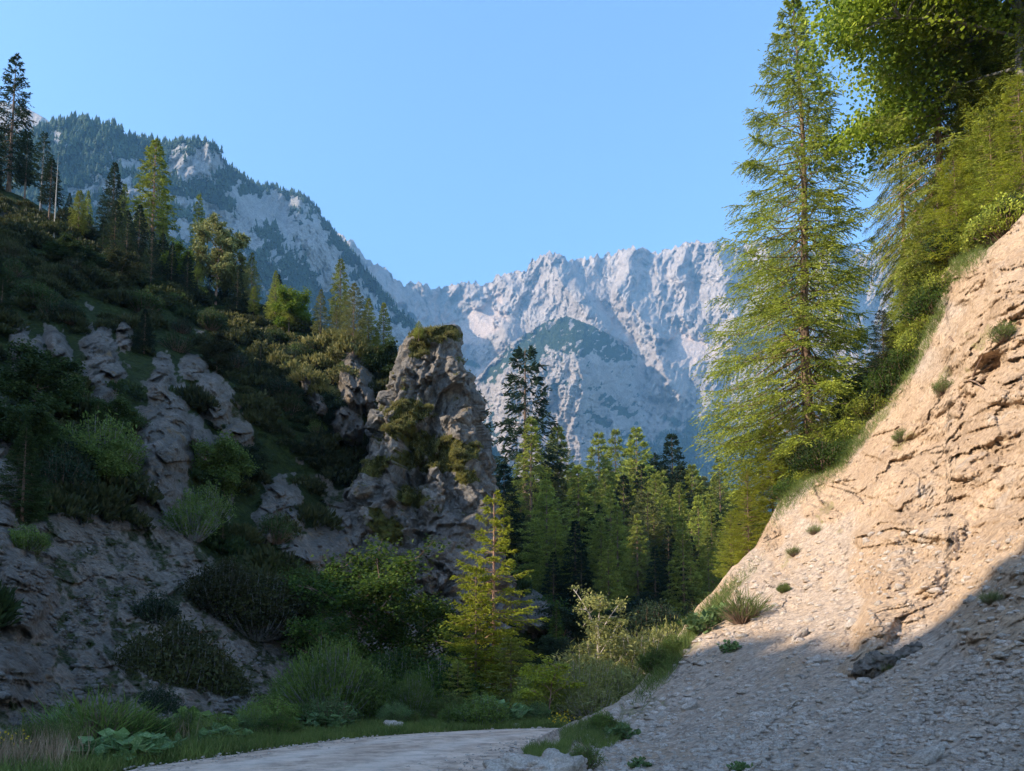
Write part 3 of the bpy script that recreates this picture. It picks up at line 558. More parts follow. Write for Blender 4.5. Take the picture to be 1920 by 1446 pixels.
def broadleaf(seed, H, Rr, limbs=7, sub=6, clusters=3, nleaf=40, lsize=.16, crown0=.3, spread=.55, flat=.6, trunk_r=.018, wide=1., shape=None):
    g = np.random.default_rng(seed); tk = Parts(); cr = Parts(); ends = []
    lean = g.normal(size=2)*.05*H
    zs = np.linspace(0, H*.8, 8); ax = np.stack([lean[0]*(zs/H)**2+g.normal(size=8)*.01*H, lean[1]*(zs/H)**2+g.normal(size=8)*.01*H, zs], -1); ax[0, :2] = 0
    V, Fc = tube(ax, np.linspace(trunk_r*H, trunk_r*H*.25, 8), 8); tk.add(V, Fc)
    for i in range(limbs):
        t = crown0+(1-crown0)*.95*(i+g.random()*.6)/limbs; z = t*H*.8; b0 = np.array([np.interp(z, zs, ax[:, k]) for k in range(3)])
        az_ = i*2.4+g.normal()*.4; rl = Rr*math.sqrt(max(.05, 1-((t-.45)/.62)**2))*g.uniform(.7, 1.1); el = spread*(.5+t)
        e = b0+np.array([math.cos(az_)*rl, math.sin(az_)*rl, rl*math.tan(min(el, 1.1))*.8])
        mid = (b0+e)/2+np.array([0, 0, .12*rl])+g.normal(size=3)*.06*rl
        s = np.linspace(0, 1, 6)[:, None]; B = b0*(1-s)**2+mid*2*s*(1-s)+e*s*s
        V, Fc = tube(B, np.linspace(.35*trunk_r*H, .02, 6), 5); tk.add(V, Fc)
        for j in range(sub):
            f = .35+.65*(j+g.random())/sub; q = np.array([np.interp(f, s[:, 0], B[:, k]) for k in range(3)])
            d = nrm(g.normal(size=3)*np.array([1, 1, .55])+np.array([math.cos(az_), math.sin(az_), .35])*.6); l2 = Rr*.42*g.uniform(.5, 1.1)
            q2 = q+d*l2; V, Fc = tube(np.stack([q, (q+q2)/2+g.normal(size=3)*.04*l2, q2]), [.02+.003*H, .014, .006], 3); tk.add(V, Fc)
            for c in range(clusters): ends.append(q+(q2-q)*g.uniform(.45, 1.1)+g.normal(size=3)*Rr*.07)
    ends.append(ax[-1]+np.array([0, 0, .1*H])); ends = np.array(ends)
    n = len(ends)*nleaf; P = np.repeat(ends, nleaf, 0)+g.normal(size=(n, 3))*np.array([1, 1, .55])*Rr*.105*wide
    V, Fc = blades(g, P, g.normal(size=(n, 3))*np.array([1, 1, .45])+np.array([0, 0, -.25]), lsize*g.uniform(.6, 1.3, n), lsize*.85*g.uniform(.6, 1.2, n), .5, flat=flat, bend=.08); cr.add(V, Fc)
    return tk.mesh('tree_trunk', True), cr.mesh('tree_crown'), H
def shrub(seed, H, Rr, stems=60, nleaf=26, lsize=.12, W=.03, up=.9, flat=.0, wisp=.3, fill=.3):
    """many stems rising from the root, leaves along them"""
    g = np.random.default_rng(seed); tk = Parts(); P, D = [], []
    for i in range(stems):
        az_ = g.random()*2*math.pi; o = math.sqrt(g.random()); rr_ = Rr*o; hh = H*(1-.5*o**2)*g.uniform(.65, 1.08)
        b0 = np.array([math.cos(az_)*rr_*.25, math.sin(az_)*rr_*.25, 0]); e = np.array([math.cos(az_)*rr_, math.sin(az_)*rr_, hh])
        mid = np.array([math.cos(az_)*rr_*(.7+.3*(1-up)), math.sin(az_)*rr_*(.7+.3*(1-up)), hh*.5])+g.normal(size=3)*.08*Rr
        s = np.linspace(0, 1, 6)[:, None]; B = b0*(1-s)**2+mid*2*s*(1-s)+e*s*s
        V, Fc = tube(B, np.linspace(.012*H+.004, .003, 6), 3); tk.add(V, Fc)
        f = fill*.3+(1-fill*.3)*g.random(nleaf)**.7; p = np.stack([np.interp(f, s[:, 0], B[:, k]) for k in range(3)], -1)+g.normal(size=(nleaf, 3))*.05*Rr*(1+fill)
        P.append(p); D.append(np.tile(nrm(B[-1]-B[-3]), (nleaf, 1))*up+g.normal(size=(nleaf, 3))*(.35+.5*wisp))
    P = np.concatenate(P); D = np.concatenate(D); P[:, 2] = np.abs(P[:, 2]); n = len(P)
    V, Fc = blades(g, P, D, lsize*g.uniform(.6, 1.3, n), W*g.uniform(.7, 1.3, n), .5, flat=flat); cr = Parts(); cr.add(V, Fc)
    return tk.mesh('shrub_stems', True), cr.mesh('shrub_foliage'), H
def cushion(seed, Rr, n=260, L=.35, W=.1):
    """raw arrays of a low pine cushion: tufts of upright shoots"""
    g = np.random.default_rng(seed); d = nrm(g.normal(size=(n, 3))); d[:, 2] = np.abs(d[:, 2])
    rr_ = Rr*(.55+.45*g.random(n)**.4)*(1+.35*vnoise(d*1.7+seed))
    c = d*rr_[:, None]*np.array([1, 1, .62])
    k = 5; P = np.repeat(c, k, 0)+g.normal(size=(n*k, 3))*.05*Rr; D = np.repeat(d*.6, k, 0)+np.array([0, 0, .75])+g.normal(size=(n*k, 3))*.42
    return blades(g, P, D, L*g.uniform(.6, 1.25, n*k), W, .55)
PX3 = {}
def put(kind, name, cat, label, base, h, wscale=1., mats=None, rz=None, group=None, lean=(0, 0), parts=('trunk', 'crown')):
    tm, cm, H = PX3[kind]; k = h/H
    r = thing(name, label, cat, tuple(float(v) for v in base), rz if rz is not None else random.uniform(0, 6.28), group)
    r.scale = (k*wscale, k*wscale, k); r.rotation_euler[0] = lean[0]; r.rotation_euler[1] = lean[1]
    bm, lm = mats or ('bark', 'spruce')
    mk(parts[0], tm, M[bm], r); mk(parts[1], cm, M[lm], r)
    return r
def topz(px, py, Y): return float(PT(px, py, Y)[2])
def put_px(kind, name, cat, label, px, ytop, base, **kw):
    """base: a point; the height is such that the tip reaches the picture row ytop"""
    h = topz(px, ytop, base[1])-base[2]
    return put(kind, name, cat, label, base, max(h, .4), **kw)

PX3['spA'] = spruce(1, 20, 4.0, 168, 16, 5, .42, .15, ragged=.35, cone=.62); PX3['spB'] = spruce(2, 20, 3.3, 168, 14, 5, .42, .15, droop=.4, cone=.6, ragged=.35)
PX3['spC'] = spruce(3, 20, 3.7, 119, 15, 5, .42, .15, start=.28, ragged=.45, cone=.5); PX3['spD'] = spruce(4, 20, 4.7, 126, 18, 5, .42, .15, start=.22, cone=.42, droop=.1, ragged=.42)
PX3['spE'] = spruce(5, 20, 4.5, 168, 17, 5, .42, .15, droop=.15, cone=.7, ragged=.32)
PX3['ragA'] = spruce(6, 20, 3.4, 140, 13, 7, .36, .12, start=.12, droop=.55, uptip=.4, power=.6, ragged=.5, gap=.75, jit=.22)
PX3['ragB'] = spruce(7, 20, 3.9, 130, 12, 6, .42, .15, start=.12, droop=.35, power=.7, ragged=.5, gap=.5)
PX3['ragC'] = spruce(8, 20, 2.8, 80, 9, 6, .4, .14, start=.45, droop=.3, power=.5, ragged=.5, gap=.5)

# ---- the wood behind the road -------------------------------------
def gbase(px, Y):
    x = float(PT(px, 1000, Y)[0]); return (x, Y, float(gh(np.array([x]), np.array([Y]))[0])-.2)
WG = 'spruces of the wood below the mountains'
named = [  # px, top row, Y, kind, material, width, label
    (985, 652, 112, 'ragA', 'spruce_dark', 1.15, 'tallest dark ragged spruce of the wood, right of the rock tower'),
    (900, 738, 118, 'ragC', 'spruce_dark', .7, 'thin dark spruce tip just behind the right edge of the rock tower'),
    (996, 784, 100, 'spB', 'spruce', .95, 'slender light green spruce just in front of the tallest dark spruce'),
    (1046, 800, 118, 'spA', 'spruce', 1.0, 'grey-green spruce top right of the slender light green spruce'),
    (1124, 812, 122, 'spE', 'spruce', .95, 'spruce with broad green top in the middle of the wood skyline'),
    (1156, 806, 128, 'spC', 'spruce', .8, 'narrow spruce tip between two broad spruces on the wood skyline'),
    (1196, 803, 112, 'spE', 'spruce', 1.0, 'big conical spruce at the middle right of the wood skyline'),
    (1263, 814, 118, 'spA', 'spruce_dark', .95, 'dark blue-green spruce standing clear against the blue mountain shade'),
    (1300, 872, 110, 'spE', 'spruce', 1.0, 'broad spruce filling the gap right of the dark blue-green spruce'),
    (1352, 858, 104, 'spC', 'spruce', .9, 'bare-trunked spruce next to the tall spruce on the slope'),
    (1215, 925, 86, 'spD', 'pine', 1.05, 'broad grey-green fir with long bare grey trunk in front of the wood'),
    (1085, 872, 92, 'spB', 'spruce', 1.1, 'mid green spruce in the second row with visible trunk'),
    (1025, 900, 84, 'spC', 'spruce', 1.1, 'thin-crowned spruce with bare dark trunk near the rock tower'),
    (1310, 930, 84, 'spA', 'spruce', .9, 'bright conical spruce in front of the right end of the wood'),
    (1275, 905, 92, 'spB', 'spruce', .95, 'yellow-green spruce crown behind the bright conical spruce'),
    (1400, 990, 62, 'spE', 'spruce', 1.1, 'young light green spruce at the foot of the earth slope edge'),
    (945, 870, 96, 'spA', 'spruce_dark', .95, 'dark spruce hidden close beside the right wall of the rock tower')]
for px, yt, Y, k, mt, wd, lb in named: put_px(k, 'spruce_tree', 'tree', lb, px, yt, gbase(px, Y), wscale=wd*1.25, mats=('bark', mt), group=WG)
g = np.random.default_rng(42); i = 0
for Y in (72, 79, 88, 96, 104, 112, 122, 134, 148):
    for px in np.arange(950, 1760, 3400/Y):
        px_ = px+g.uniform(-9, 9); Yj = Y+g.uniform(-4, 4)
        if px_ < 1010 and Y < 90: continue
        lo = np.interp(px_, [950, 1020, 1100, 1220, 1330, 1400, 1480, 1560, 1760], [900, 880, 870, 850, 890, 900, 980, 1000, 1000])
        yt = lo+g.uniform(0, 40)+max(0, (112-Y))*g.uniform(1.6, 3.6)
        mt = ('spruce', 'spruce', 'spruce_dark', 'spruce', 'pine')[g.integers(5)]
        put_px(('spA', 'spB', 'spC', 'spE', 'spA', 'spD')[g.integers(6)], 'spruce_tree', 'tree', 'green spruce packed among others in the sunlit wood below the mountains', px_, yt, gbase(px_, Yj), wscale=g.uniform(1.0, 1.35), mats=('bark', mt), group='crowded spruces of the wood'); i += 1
print('wood', i)

# ---- trees on the left hillside's ridge ---------------------------
PX3['ragD'] = spruce(9, 20, 4.1, 140, 12, 6, .42, .16, start=.3, droop=.3, power=.6, ragged=.5, gap=.6)
PX3['snag'] = spruce(10, 20, 1.6, 34, 3, 3, .3, .06, start=.5, droop=.3, power=.4, ragged=.6, gap=.5)
PX3['pine'] = broadleaf(11, 12, 3.6, 16, 7, 3, 40, .30, .3, .3, .2, .016, wide=.7)
PX3['leafy'] = broadleaf(12, 10, 4.0, 11, 6, 4, 50, .36, .15, .5, .5, .014, wide=1.3)
RG = 'trees on the ridge of the dark hillside'
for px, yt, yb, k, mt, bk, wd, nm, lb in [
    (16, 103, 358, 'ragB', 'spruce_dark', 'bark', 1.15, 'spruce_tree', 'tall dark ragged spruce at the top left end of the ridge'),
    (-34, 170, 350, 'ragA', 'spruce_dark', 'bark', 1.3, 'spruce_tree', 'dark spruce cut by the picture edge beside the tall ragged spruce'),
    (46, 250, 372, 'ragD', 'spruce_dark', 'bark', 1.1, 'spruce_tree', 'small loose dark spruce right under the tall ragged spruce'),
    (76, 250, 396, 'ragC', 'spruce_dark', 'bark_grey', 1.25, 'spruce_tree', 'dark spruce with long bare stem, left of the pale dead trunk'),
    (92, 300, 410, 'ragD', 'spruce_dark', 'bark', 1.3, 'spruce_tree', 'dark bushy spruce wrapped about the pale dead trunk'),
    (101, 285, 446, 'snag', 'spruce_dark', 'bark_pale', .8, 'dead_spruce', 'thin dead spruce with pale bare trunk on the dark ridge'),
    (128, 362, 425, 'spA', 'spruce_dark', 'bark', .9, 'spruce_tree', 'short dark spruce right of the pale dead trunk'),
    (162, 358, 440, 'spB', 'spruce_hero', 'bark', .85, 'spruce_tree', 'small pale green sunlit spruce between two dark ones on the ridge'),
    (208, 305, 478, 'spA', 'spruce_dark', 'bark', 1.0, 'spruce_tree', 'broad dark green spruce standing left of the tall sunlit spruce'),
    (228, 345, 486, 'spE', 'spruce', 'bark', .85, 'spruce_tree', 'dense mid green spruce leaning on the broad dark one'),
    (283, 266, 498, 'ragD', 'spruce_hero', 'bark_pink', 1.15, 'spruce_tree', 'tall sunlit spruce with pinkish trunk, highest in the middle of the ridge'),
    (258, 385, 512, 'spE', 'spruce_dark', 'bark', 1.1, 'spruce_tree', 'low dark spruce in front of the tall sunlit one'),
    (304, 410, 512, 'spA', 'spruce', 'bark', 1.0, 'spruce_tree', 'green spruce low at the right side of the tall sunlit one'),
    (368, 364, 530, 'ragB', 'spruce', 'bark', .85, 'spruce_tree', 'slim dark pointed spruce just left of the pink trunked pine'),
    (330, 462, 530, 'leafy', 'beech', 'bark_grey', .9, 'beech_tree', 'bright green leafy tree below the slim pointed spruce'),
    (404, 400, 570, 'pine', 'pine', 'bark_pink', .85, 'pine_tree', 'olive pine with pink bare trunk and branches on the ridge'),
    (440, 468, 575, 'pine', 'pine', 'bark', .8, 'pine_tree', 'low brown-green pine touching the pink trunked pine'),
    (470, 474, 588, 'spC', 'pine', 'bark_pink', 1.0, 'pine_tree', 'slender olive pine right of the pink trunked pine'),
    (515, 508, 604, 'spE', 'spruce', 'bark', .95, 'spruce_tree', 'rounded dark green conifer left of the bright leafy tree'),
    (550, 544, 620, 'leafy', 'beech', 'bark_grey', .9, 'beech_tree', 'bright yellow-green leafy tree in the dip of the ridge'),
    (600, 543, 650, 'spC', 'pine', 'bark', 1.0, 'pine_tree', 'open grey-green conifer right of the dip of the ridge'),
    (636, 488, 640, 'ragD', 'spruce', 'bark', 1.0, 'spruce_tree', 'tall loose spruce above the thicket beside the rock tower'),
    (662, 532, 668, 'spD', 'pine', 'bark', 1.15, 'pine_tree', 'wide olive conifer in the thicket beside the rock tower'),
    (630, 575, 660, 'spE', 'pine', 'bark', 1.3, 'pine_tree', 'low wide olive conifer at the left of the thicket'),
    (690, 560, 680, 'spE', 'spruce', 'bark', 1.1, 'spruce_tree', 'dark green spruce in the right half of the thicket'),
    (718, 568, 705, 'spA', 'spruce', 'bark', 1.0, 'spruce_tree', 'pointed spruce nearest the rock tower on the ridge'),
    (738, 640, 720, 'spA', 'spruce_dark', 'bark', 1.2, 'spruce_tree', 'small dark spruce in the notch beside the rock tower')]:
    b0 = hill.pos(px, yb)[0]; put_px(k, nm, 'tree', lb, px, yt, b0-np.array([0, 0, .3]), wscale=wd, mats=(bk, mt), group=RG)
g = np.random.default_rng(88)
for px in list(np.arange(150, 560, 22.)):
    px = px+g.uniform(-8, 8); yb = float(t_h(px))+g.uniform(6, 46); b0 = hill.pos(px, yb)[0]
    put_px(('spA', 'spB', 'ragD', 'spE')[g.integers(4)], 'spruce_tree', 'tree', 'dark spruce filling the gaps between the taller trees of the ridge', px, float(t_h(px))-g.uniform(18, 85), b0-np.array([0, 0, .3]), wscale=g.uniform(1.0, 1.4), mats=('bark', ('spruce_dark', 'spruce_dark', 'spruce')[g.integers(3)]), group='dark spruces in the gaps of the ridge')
b0 = PT(785, 640, 61.5); put_px('spD', 'pine_tree', 'tree', 'tiny pine growing on the mossy head of the rock tower', 785, 602, b0, wscale=1.4, mats=('bark', 'spruce'))

# ---- scrub on the hillside ----------------------------------------
g = np.random.default_rng(5)
CU = [cushion(60+i, 1.0, 120+25*i, .16+.05*i, .12-.012*i) for i in range(5)]
def scatter_cushions(pts, sizes):
    Vs, n = [], 0
    for p, s_ in zip(pts, sizes):
        V, Fc = CU[g.integers(5)]; a = g.random()*6.28; ca, sa = math.cos(a), math.sin(a)
        V = np.stack([V[:, 0]*ca-V[:, 1]*sa, V[:, 0]*sa+V[:, 1]*ca, V[:, 2]*g.uniform(.8, 1.3)], -1)*s_+p; Vs.append(V); n += len(V)
    return np.concatenate(Vs), np.arange(n).reshape(-1, 4)
def dens(px, py):
    lim = np.interp(px, [-300, 0, 60, 150, 250, 330, 400, 480, 600, 700, 760], [700, 650, 610, 600, 600, 650, 700, 820, 870, 870, 860])
    d = sm(20, -20, py-lim+20*hn(px, py, 50, 71))
    d = np.maximum(d, sm(.0, .3, blob(px, py, [(80, 830, 50, 110), (70, 950, 40, 60), (170, 900, 60, 60), (230, 800, 28, 60), (190, 600, 60, 30), (150, 740, 26, 90), (385, 890, 40, 60), (350, 1010, 80, 24, 30), (500, 1120, 80, 76, 35), (430, 1050, 50, 40, 30), (610, 900, 90, 24), (480, 900, 40, 22),
        (640, 880, 60, 40), (690, 900, 40, 40), (520, 1000, 30, 30), (1030, 1110, 60, 40, 40), (960, 1060, 30, 30), (260, 640, 26, 40), (345, 740, 16, 70, -15), (590, 1000, 40, 14)])+.2*hn(px, py, 18, 72)))
    d *= 1-.95*sm(.2, .6, blob(px, py, [(170, 575, 70, 26, 10), (500, 865, 60, 22, 15), (600, 965, 50, 30), (25, 368, 60, 12, 20)]))
    return d*(1-sm(-.05, .2, blob(px, py, ROCKS)+.25*hn(px, py, 22, 76))*.95)*(1-.6*scree_h(px, py))
cand = g.uniform([-260, 300], [1090, 1250], (9000, 2)); ok = cand[:, 1] > t_h(cand[:, 0])+2
cand = cand[ok]; Yc = d_h(cand[:, 0], cand[:, 1]); ok = g.random(len(cand)) < dens(cand[:, 0], cand[:, 1])*np.clip((Yc/80)**2, .2, 1)*.62
cand = cand[ok]; P = hill.pos(cand[:, 0], cand[:, 1]); print('scrub', len(P))
isg = (vnoise(cand/70, 21) > .12)&(g.random(len(P)) < .8); Pg = P[isg]; P = P[~isg]
V, Fc = scatter_cushions(Pg-np.array([0, 0, .25]), g.uniform(.4, 1.3, len(Pg)))
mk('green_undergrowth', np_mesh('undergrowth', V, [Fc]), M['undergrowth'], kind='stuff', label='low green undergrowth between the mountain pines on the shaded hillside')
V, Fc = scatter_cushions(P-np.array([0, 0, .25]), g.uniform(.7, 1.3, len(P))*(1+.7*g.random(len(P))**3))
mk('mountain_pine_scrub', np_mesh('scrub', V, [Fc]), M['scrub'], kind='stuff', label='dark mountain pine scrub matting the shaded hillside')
for i in range(5):
    V, Fc = CU[i]; cr = Parts(); cr.add(V, Fc); tk = Parts(); tv, tf = tube(np.array([[0, 0, -.3], [0, 0, .4]]), [.05, .02], 4); tk.add(tv, tf)
    PX3['cush%d' % i] = (tk.mesh('shrub_stem'), cr.mesh('shrub_foliage'), .75)
SB = 'lit scrub bushes on the upper hillside'
for px, py, s_ in [(450, 622, 1.6), (480, 640, 1.5), (430, 605, 1.3), (500, 668, 1.8), (525, 690, 1.6), (550, 700, 1.5), (470, 690, 1.2), (610, 665, 2.2), (640, 655, 2.4), (660, 668, 2.0), (625, 690, 1.8), (590, 690, 1.5), (560, 660, 1.3), (575, 720, 1.5), (600, 740, 1.2), (400, 600, 1.2), (545, 640, 1.2), (515, 625, 1.2), (690, 672, 1.5), (640, 705, 1.4)]:
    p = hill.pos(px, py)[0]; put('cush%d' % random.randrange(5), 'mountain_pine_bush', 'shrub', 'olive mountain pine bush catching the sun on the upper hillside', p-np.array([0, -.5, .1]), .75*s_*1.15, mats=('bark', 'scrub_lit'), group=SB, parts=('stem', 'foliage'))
PX3['willow'] = shrub(20, 3, 1.9, 230, 60, .2, .035, up=1.0, wisp=.15, fill=.5); PX3['bush'] = shrub(21, 2, 1.3, 150, 50, .13, .06, up=.5, wisp=.6, fill=.6, flat=.3)
PX3['airy'] = shrub(22, 2, 1.3, 90, 34, .16, .05, up=.6, wisp=.6, fill=.5); PX3['dense'] = shrub(23, 3, 1.9, 260, 60, .17, .07, up=.3, wisp=.8, fill=.9)
PX3['lowleaf'] = shrub(24, .6, .6, 34, 5, .24, .24, up=.25, wisp=.5, fill=.4, flat=.75); PX3['tuft'] = shrub(25, .8, .75, 220, 3, .5, .018, up=1.2, wisp=.1, fill=.3)
for px, yt, yb, k, mt, wd, lb in [
    (192, 778, 890, 'airy', 'willow', 1.0, 'grey-green round shrub among the rock outcrops of the hillside'),
    (225, 800, 880, 'airy', 'willow', 1.0, 'smaller grey-green shrub right beside the round one among the outcrops'),
    (365, 925, 1010, 'airy', 'willow', .9, 'pale silvery shrub below the biggest outcrop of the hillside'),
    (395, 905, 985, 'airy', 'willow', .9, 'silvery shrub growing up against the foot of the biggest outcrop'),
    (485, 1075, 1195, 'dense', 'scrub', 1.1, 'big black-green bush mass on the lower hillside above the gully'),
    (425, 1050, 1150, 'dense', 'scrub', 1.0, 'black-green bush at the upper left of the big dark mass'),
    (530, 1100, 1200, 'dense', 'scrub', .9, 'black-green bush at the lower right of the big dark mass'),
    (300, 1110, 1165, 'bush', 'spruce_dark', 1.0, 'small green bush alone on the grey debris slope'),
    (60, 985, 1030, 'bush', 'willow', 1.1, 'little bright green bush under the pale rock at the left edge')]:
    b0 = hill.pos(px, yb)[0]; put_px(k, 'hillside_shrub', 'shrub', lb, px, yt, b0-np.array([0, .3, .2]), wscale=wd, mats=('bark_grey', mt), parts=('stem', 'foliage'))

g = np.random.default_rng(8); q_ = g.uniform([-20, 480], [760, 1120], (900, 2)); q_ = q_[(q_[:, 1] > t_h(q_[:, 0])+12) & (dens(q_[:, 0], q_[:, 1]) > .4)][:70]
for (px, py), p in zip(q_, hill.pos(q_[:, 0], q_[:, 1])):
    kd = ('airy', 'bush', 'spA', 'leafy', 'bush', 'airy')[g.integers(6)]
    put(kd, 'hillside_bush', 'shrub', 'small mixed bush or young tree standing out of the dark scrub on the shaded hillside', p-np.array([0, 0, .2]), g.uniform(1.6, 4.2) if kd in ('spA', 'leafy') else g.uniform(1.0, 2.4), g.uniform(.9, 1.4),
        mats=('bark', ('undergrowth', 'spruce_dark', 'scrub', 'willow', 'undergrowth')[g.integers(5)]), group='bushes scattered over the shaded hillside', parts=('stem', 'foliage'))

# ---- bushes and young trees beside the road -----------------------
def GP(px, Y, z=None):
    x = float(PT(px, 1000, Y)[0]); return np.array([x, Y, float(gh(np.array([x]), np.array([Y]))[0])-.05 if z is None else z])
PX3['gold'] = spruce(30, 9, 3.0, 150, 16, 14, .14, .05, jit=.22, start=.04, droop=.15, power=.75, ragged=.55, uptip=.2)
PX3['gold2'] = spruce(31, 6, 2.0, 100, 12, 10, .17, .06, start=.1, droop=.15, power=.7, ragged=.4)
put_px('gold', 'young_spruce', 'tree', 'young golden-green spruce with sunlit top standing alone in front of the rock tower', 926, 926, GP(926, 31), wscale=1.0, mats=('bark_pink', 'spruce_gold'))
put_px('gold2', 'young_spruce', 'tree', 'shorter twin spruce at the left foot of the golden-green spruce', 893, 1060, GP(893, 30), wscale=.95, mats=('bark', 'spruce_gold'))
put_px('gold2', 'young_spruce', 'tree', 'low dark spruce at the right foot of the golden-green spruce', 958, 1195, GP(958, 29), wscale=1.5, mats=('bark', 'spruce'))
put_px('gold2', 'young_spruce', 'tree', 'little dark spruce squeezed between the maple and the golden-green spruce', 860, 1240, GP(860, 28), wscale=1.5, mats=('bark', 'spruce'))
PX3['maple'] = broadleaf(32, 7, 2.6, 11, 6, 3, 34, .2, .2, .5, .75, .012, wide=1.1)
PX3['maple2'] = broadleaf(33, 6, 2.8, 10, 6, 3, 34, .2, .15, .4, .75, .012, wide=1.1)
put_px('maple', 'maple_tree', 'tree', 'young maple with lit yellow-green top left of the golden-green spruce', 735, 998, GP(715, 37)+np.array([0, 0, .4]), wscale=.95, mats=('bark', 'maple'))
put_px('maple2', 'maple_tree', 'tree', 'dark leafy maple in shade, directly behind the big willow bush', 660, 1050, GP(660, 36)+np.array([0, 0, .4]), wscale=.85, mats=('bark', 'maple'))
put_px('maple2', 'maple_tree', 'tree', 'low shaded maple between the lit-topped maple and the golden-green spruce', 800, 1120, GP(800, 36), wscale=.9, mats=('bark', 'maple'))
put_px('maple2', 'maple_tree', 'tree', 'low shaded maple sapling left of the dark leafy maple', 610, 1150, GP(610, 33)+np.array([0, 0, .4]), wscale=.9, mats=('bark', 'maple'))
for px, yt, Y, k, mt, wd, nm, lb in [
    (625, 1200, 24.5, 'willow', 'willow', 1.0, 'willow_bush', 'big round dark green willow bush behind the left verge'),
    (560, 1262, 25.5, 'willow', 'willow', .9, 'willow_bush', 'lower willow bush at the left flank of the big round one'),
    (690, 1245, 25, 'dense', 'willow', .9, 'bush', 'dark bush at the right flank of the big round willow'),
    (775, 1262, 25, 'willow', 'willow', .8, 'willow_bush', 'upright feathery bush between the big willow and the golden-green spruce'),
    (830, 1235, 29, 'bush', 'maple', 1.1, 'bush', 'broad leaved green bush at the left foot of the shorter twin spruce'),
    (740, 1220, 31, 'dense', 'maple', 1.0, 'bush', 'shaded leafy bush under the low shaded maple'),
    (905, 1302, 22.6, 'bush', 'willow', 1.25, 'bush', 'fresh green bush at the road edge in front of the golden-green spruce'),
    (855, 1318, 23, 'bush', 'willow', 1.0, 'bush', 'low green bush left of the fresh green one at the road edge'),
    (485, 1322, 20.3, 'willow', 'willow', 1.0, 'willow_bush', 'small light willow bush at the verge left of the big round one'),
    (360, 1332, 17.6, 'willow', 'willow', .95, 'willow_bush', 'small grey-green willow bush in front of the black bush'),
    (395, 1345, 17.4, 'willow', 'grass', .8, 'willow_bush', 'short yellowish willow bush right of the small grey-green one'),
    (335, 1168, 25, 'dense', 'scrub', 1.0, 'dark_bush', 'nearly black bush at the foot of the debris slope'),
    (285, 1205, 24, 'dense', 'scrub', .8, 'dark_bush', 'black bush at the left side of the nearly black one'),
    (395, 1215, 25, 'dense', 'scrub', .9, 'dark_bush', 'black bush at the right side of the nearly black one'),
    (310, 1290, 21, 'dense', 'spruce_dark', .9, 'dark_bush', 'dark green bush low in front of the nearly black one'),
    (1005, 1262, 27, 'dense', 'spruce', .9, 'bush', 'dark olive bush right of the golden-green spruce foot')]:
    b0 = GP(px, Y)
    if Y > 20 and px < 700: b0[2] = float(hill.pos(px, 1380)[0][2]) if False else b0[2]
    put_px(k, nm, 'shrub', lb, px, yt, b0, wscale=wd, mats=('bark_grey', mt), parts=('stem', 'foliage'))
PX3['sap'] = broadleaf(34, 3, 1.1, 8, 5, 2, 26, .12, .35, .6, .2, .012)
PX3['airytree'] = broadleaf(35, 6, 1.7, 9, 5, 2, 30, .13, .4, .9, .2, .010)
put_px('sap', 'pine_sapling', 'tree', 'knee-bent yellow-green sapling with red bare stem by the road bend', 1032, 1238, GP(1028, 26), wscale=1.3, mats=('bark_pink', 'spruce_gold'))
put_px('airytree', 'slender_tree', 'tree', 'slender pale shrub-tree with airy crown rising from the pale bushes', 1118, 1112, GP(1118, 30), wscale=1.0, mats=('bark_pale', 'goldbush'))
PB = 'pale sunlit bushes at the road bend'
for i, (px, yt, Y, wd) in enumerate([(1095, 1235, 28, 1), (1135, 1200, 31, 1), (1165, 1188, 32, 1), (1200, 1180, 33, .9), (1235, 1200, 33, .9), (1270, 1175, 34, .8), (1290, 1165, 35, .7), (1150, 1255, 28, 1.1), (1190, 1250, 29.5, 1), (1225, 1245, 30.5, .9), (1110, 1290, 26, 1.1), (1070, 1265, 29, 1), (1160, 1290, 27, 1), (1080, 1225, 31, 1.1), (1120, 1240, 29, 1.1), (1255, 1225, 31.5, .9), (1215, 1215, 32, 1)]):
    put_px('airy' if i % 3 else 'willow', 'pale_bush', 'shrub', 'pale yellow-green bush in the sunlit clump beyond the road bend', px, yt, GP(px, Y), wscale=wd*1.55, mats=('bark_pale', 'goldbush'), group=PB, parts=('stem', 'foliage'))
GB = 'green bushes at the foot of the wood'
g = np.random.default_rng(9)
for i in range(34):
    Y = g.uniform(50, 78); px = g.uniform(990, 1380); p = GP(px, Y)
    put(('leafy', 'leafy', 'dense', 'spE')[g.integers(4)], 'undergrowth_tree', 'tree', 'low leafy tree in the dim undergrowth at the foot of the wood', p, g.uniform(2.0, 4.8), g.uniform(.9, 1.3), mats=('bark', ('maple', 'spruce_dark', 'spruce_dark')[g.integers(3)]), group=GB)

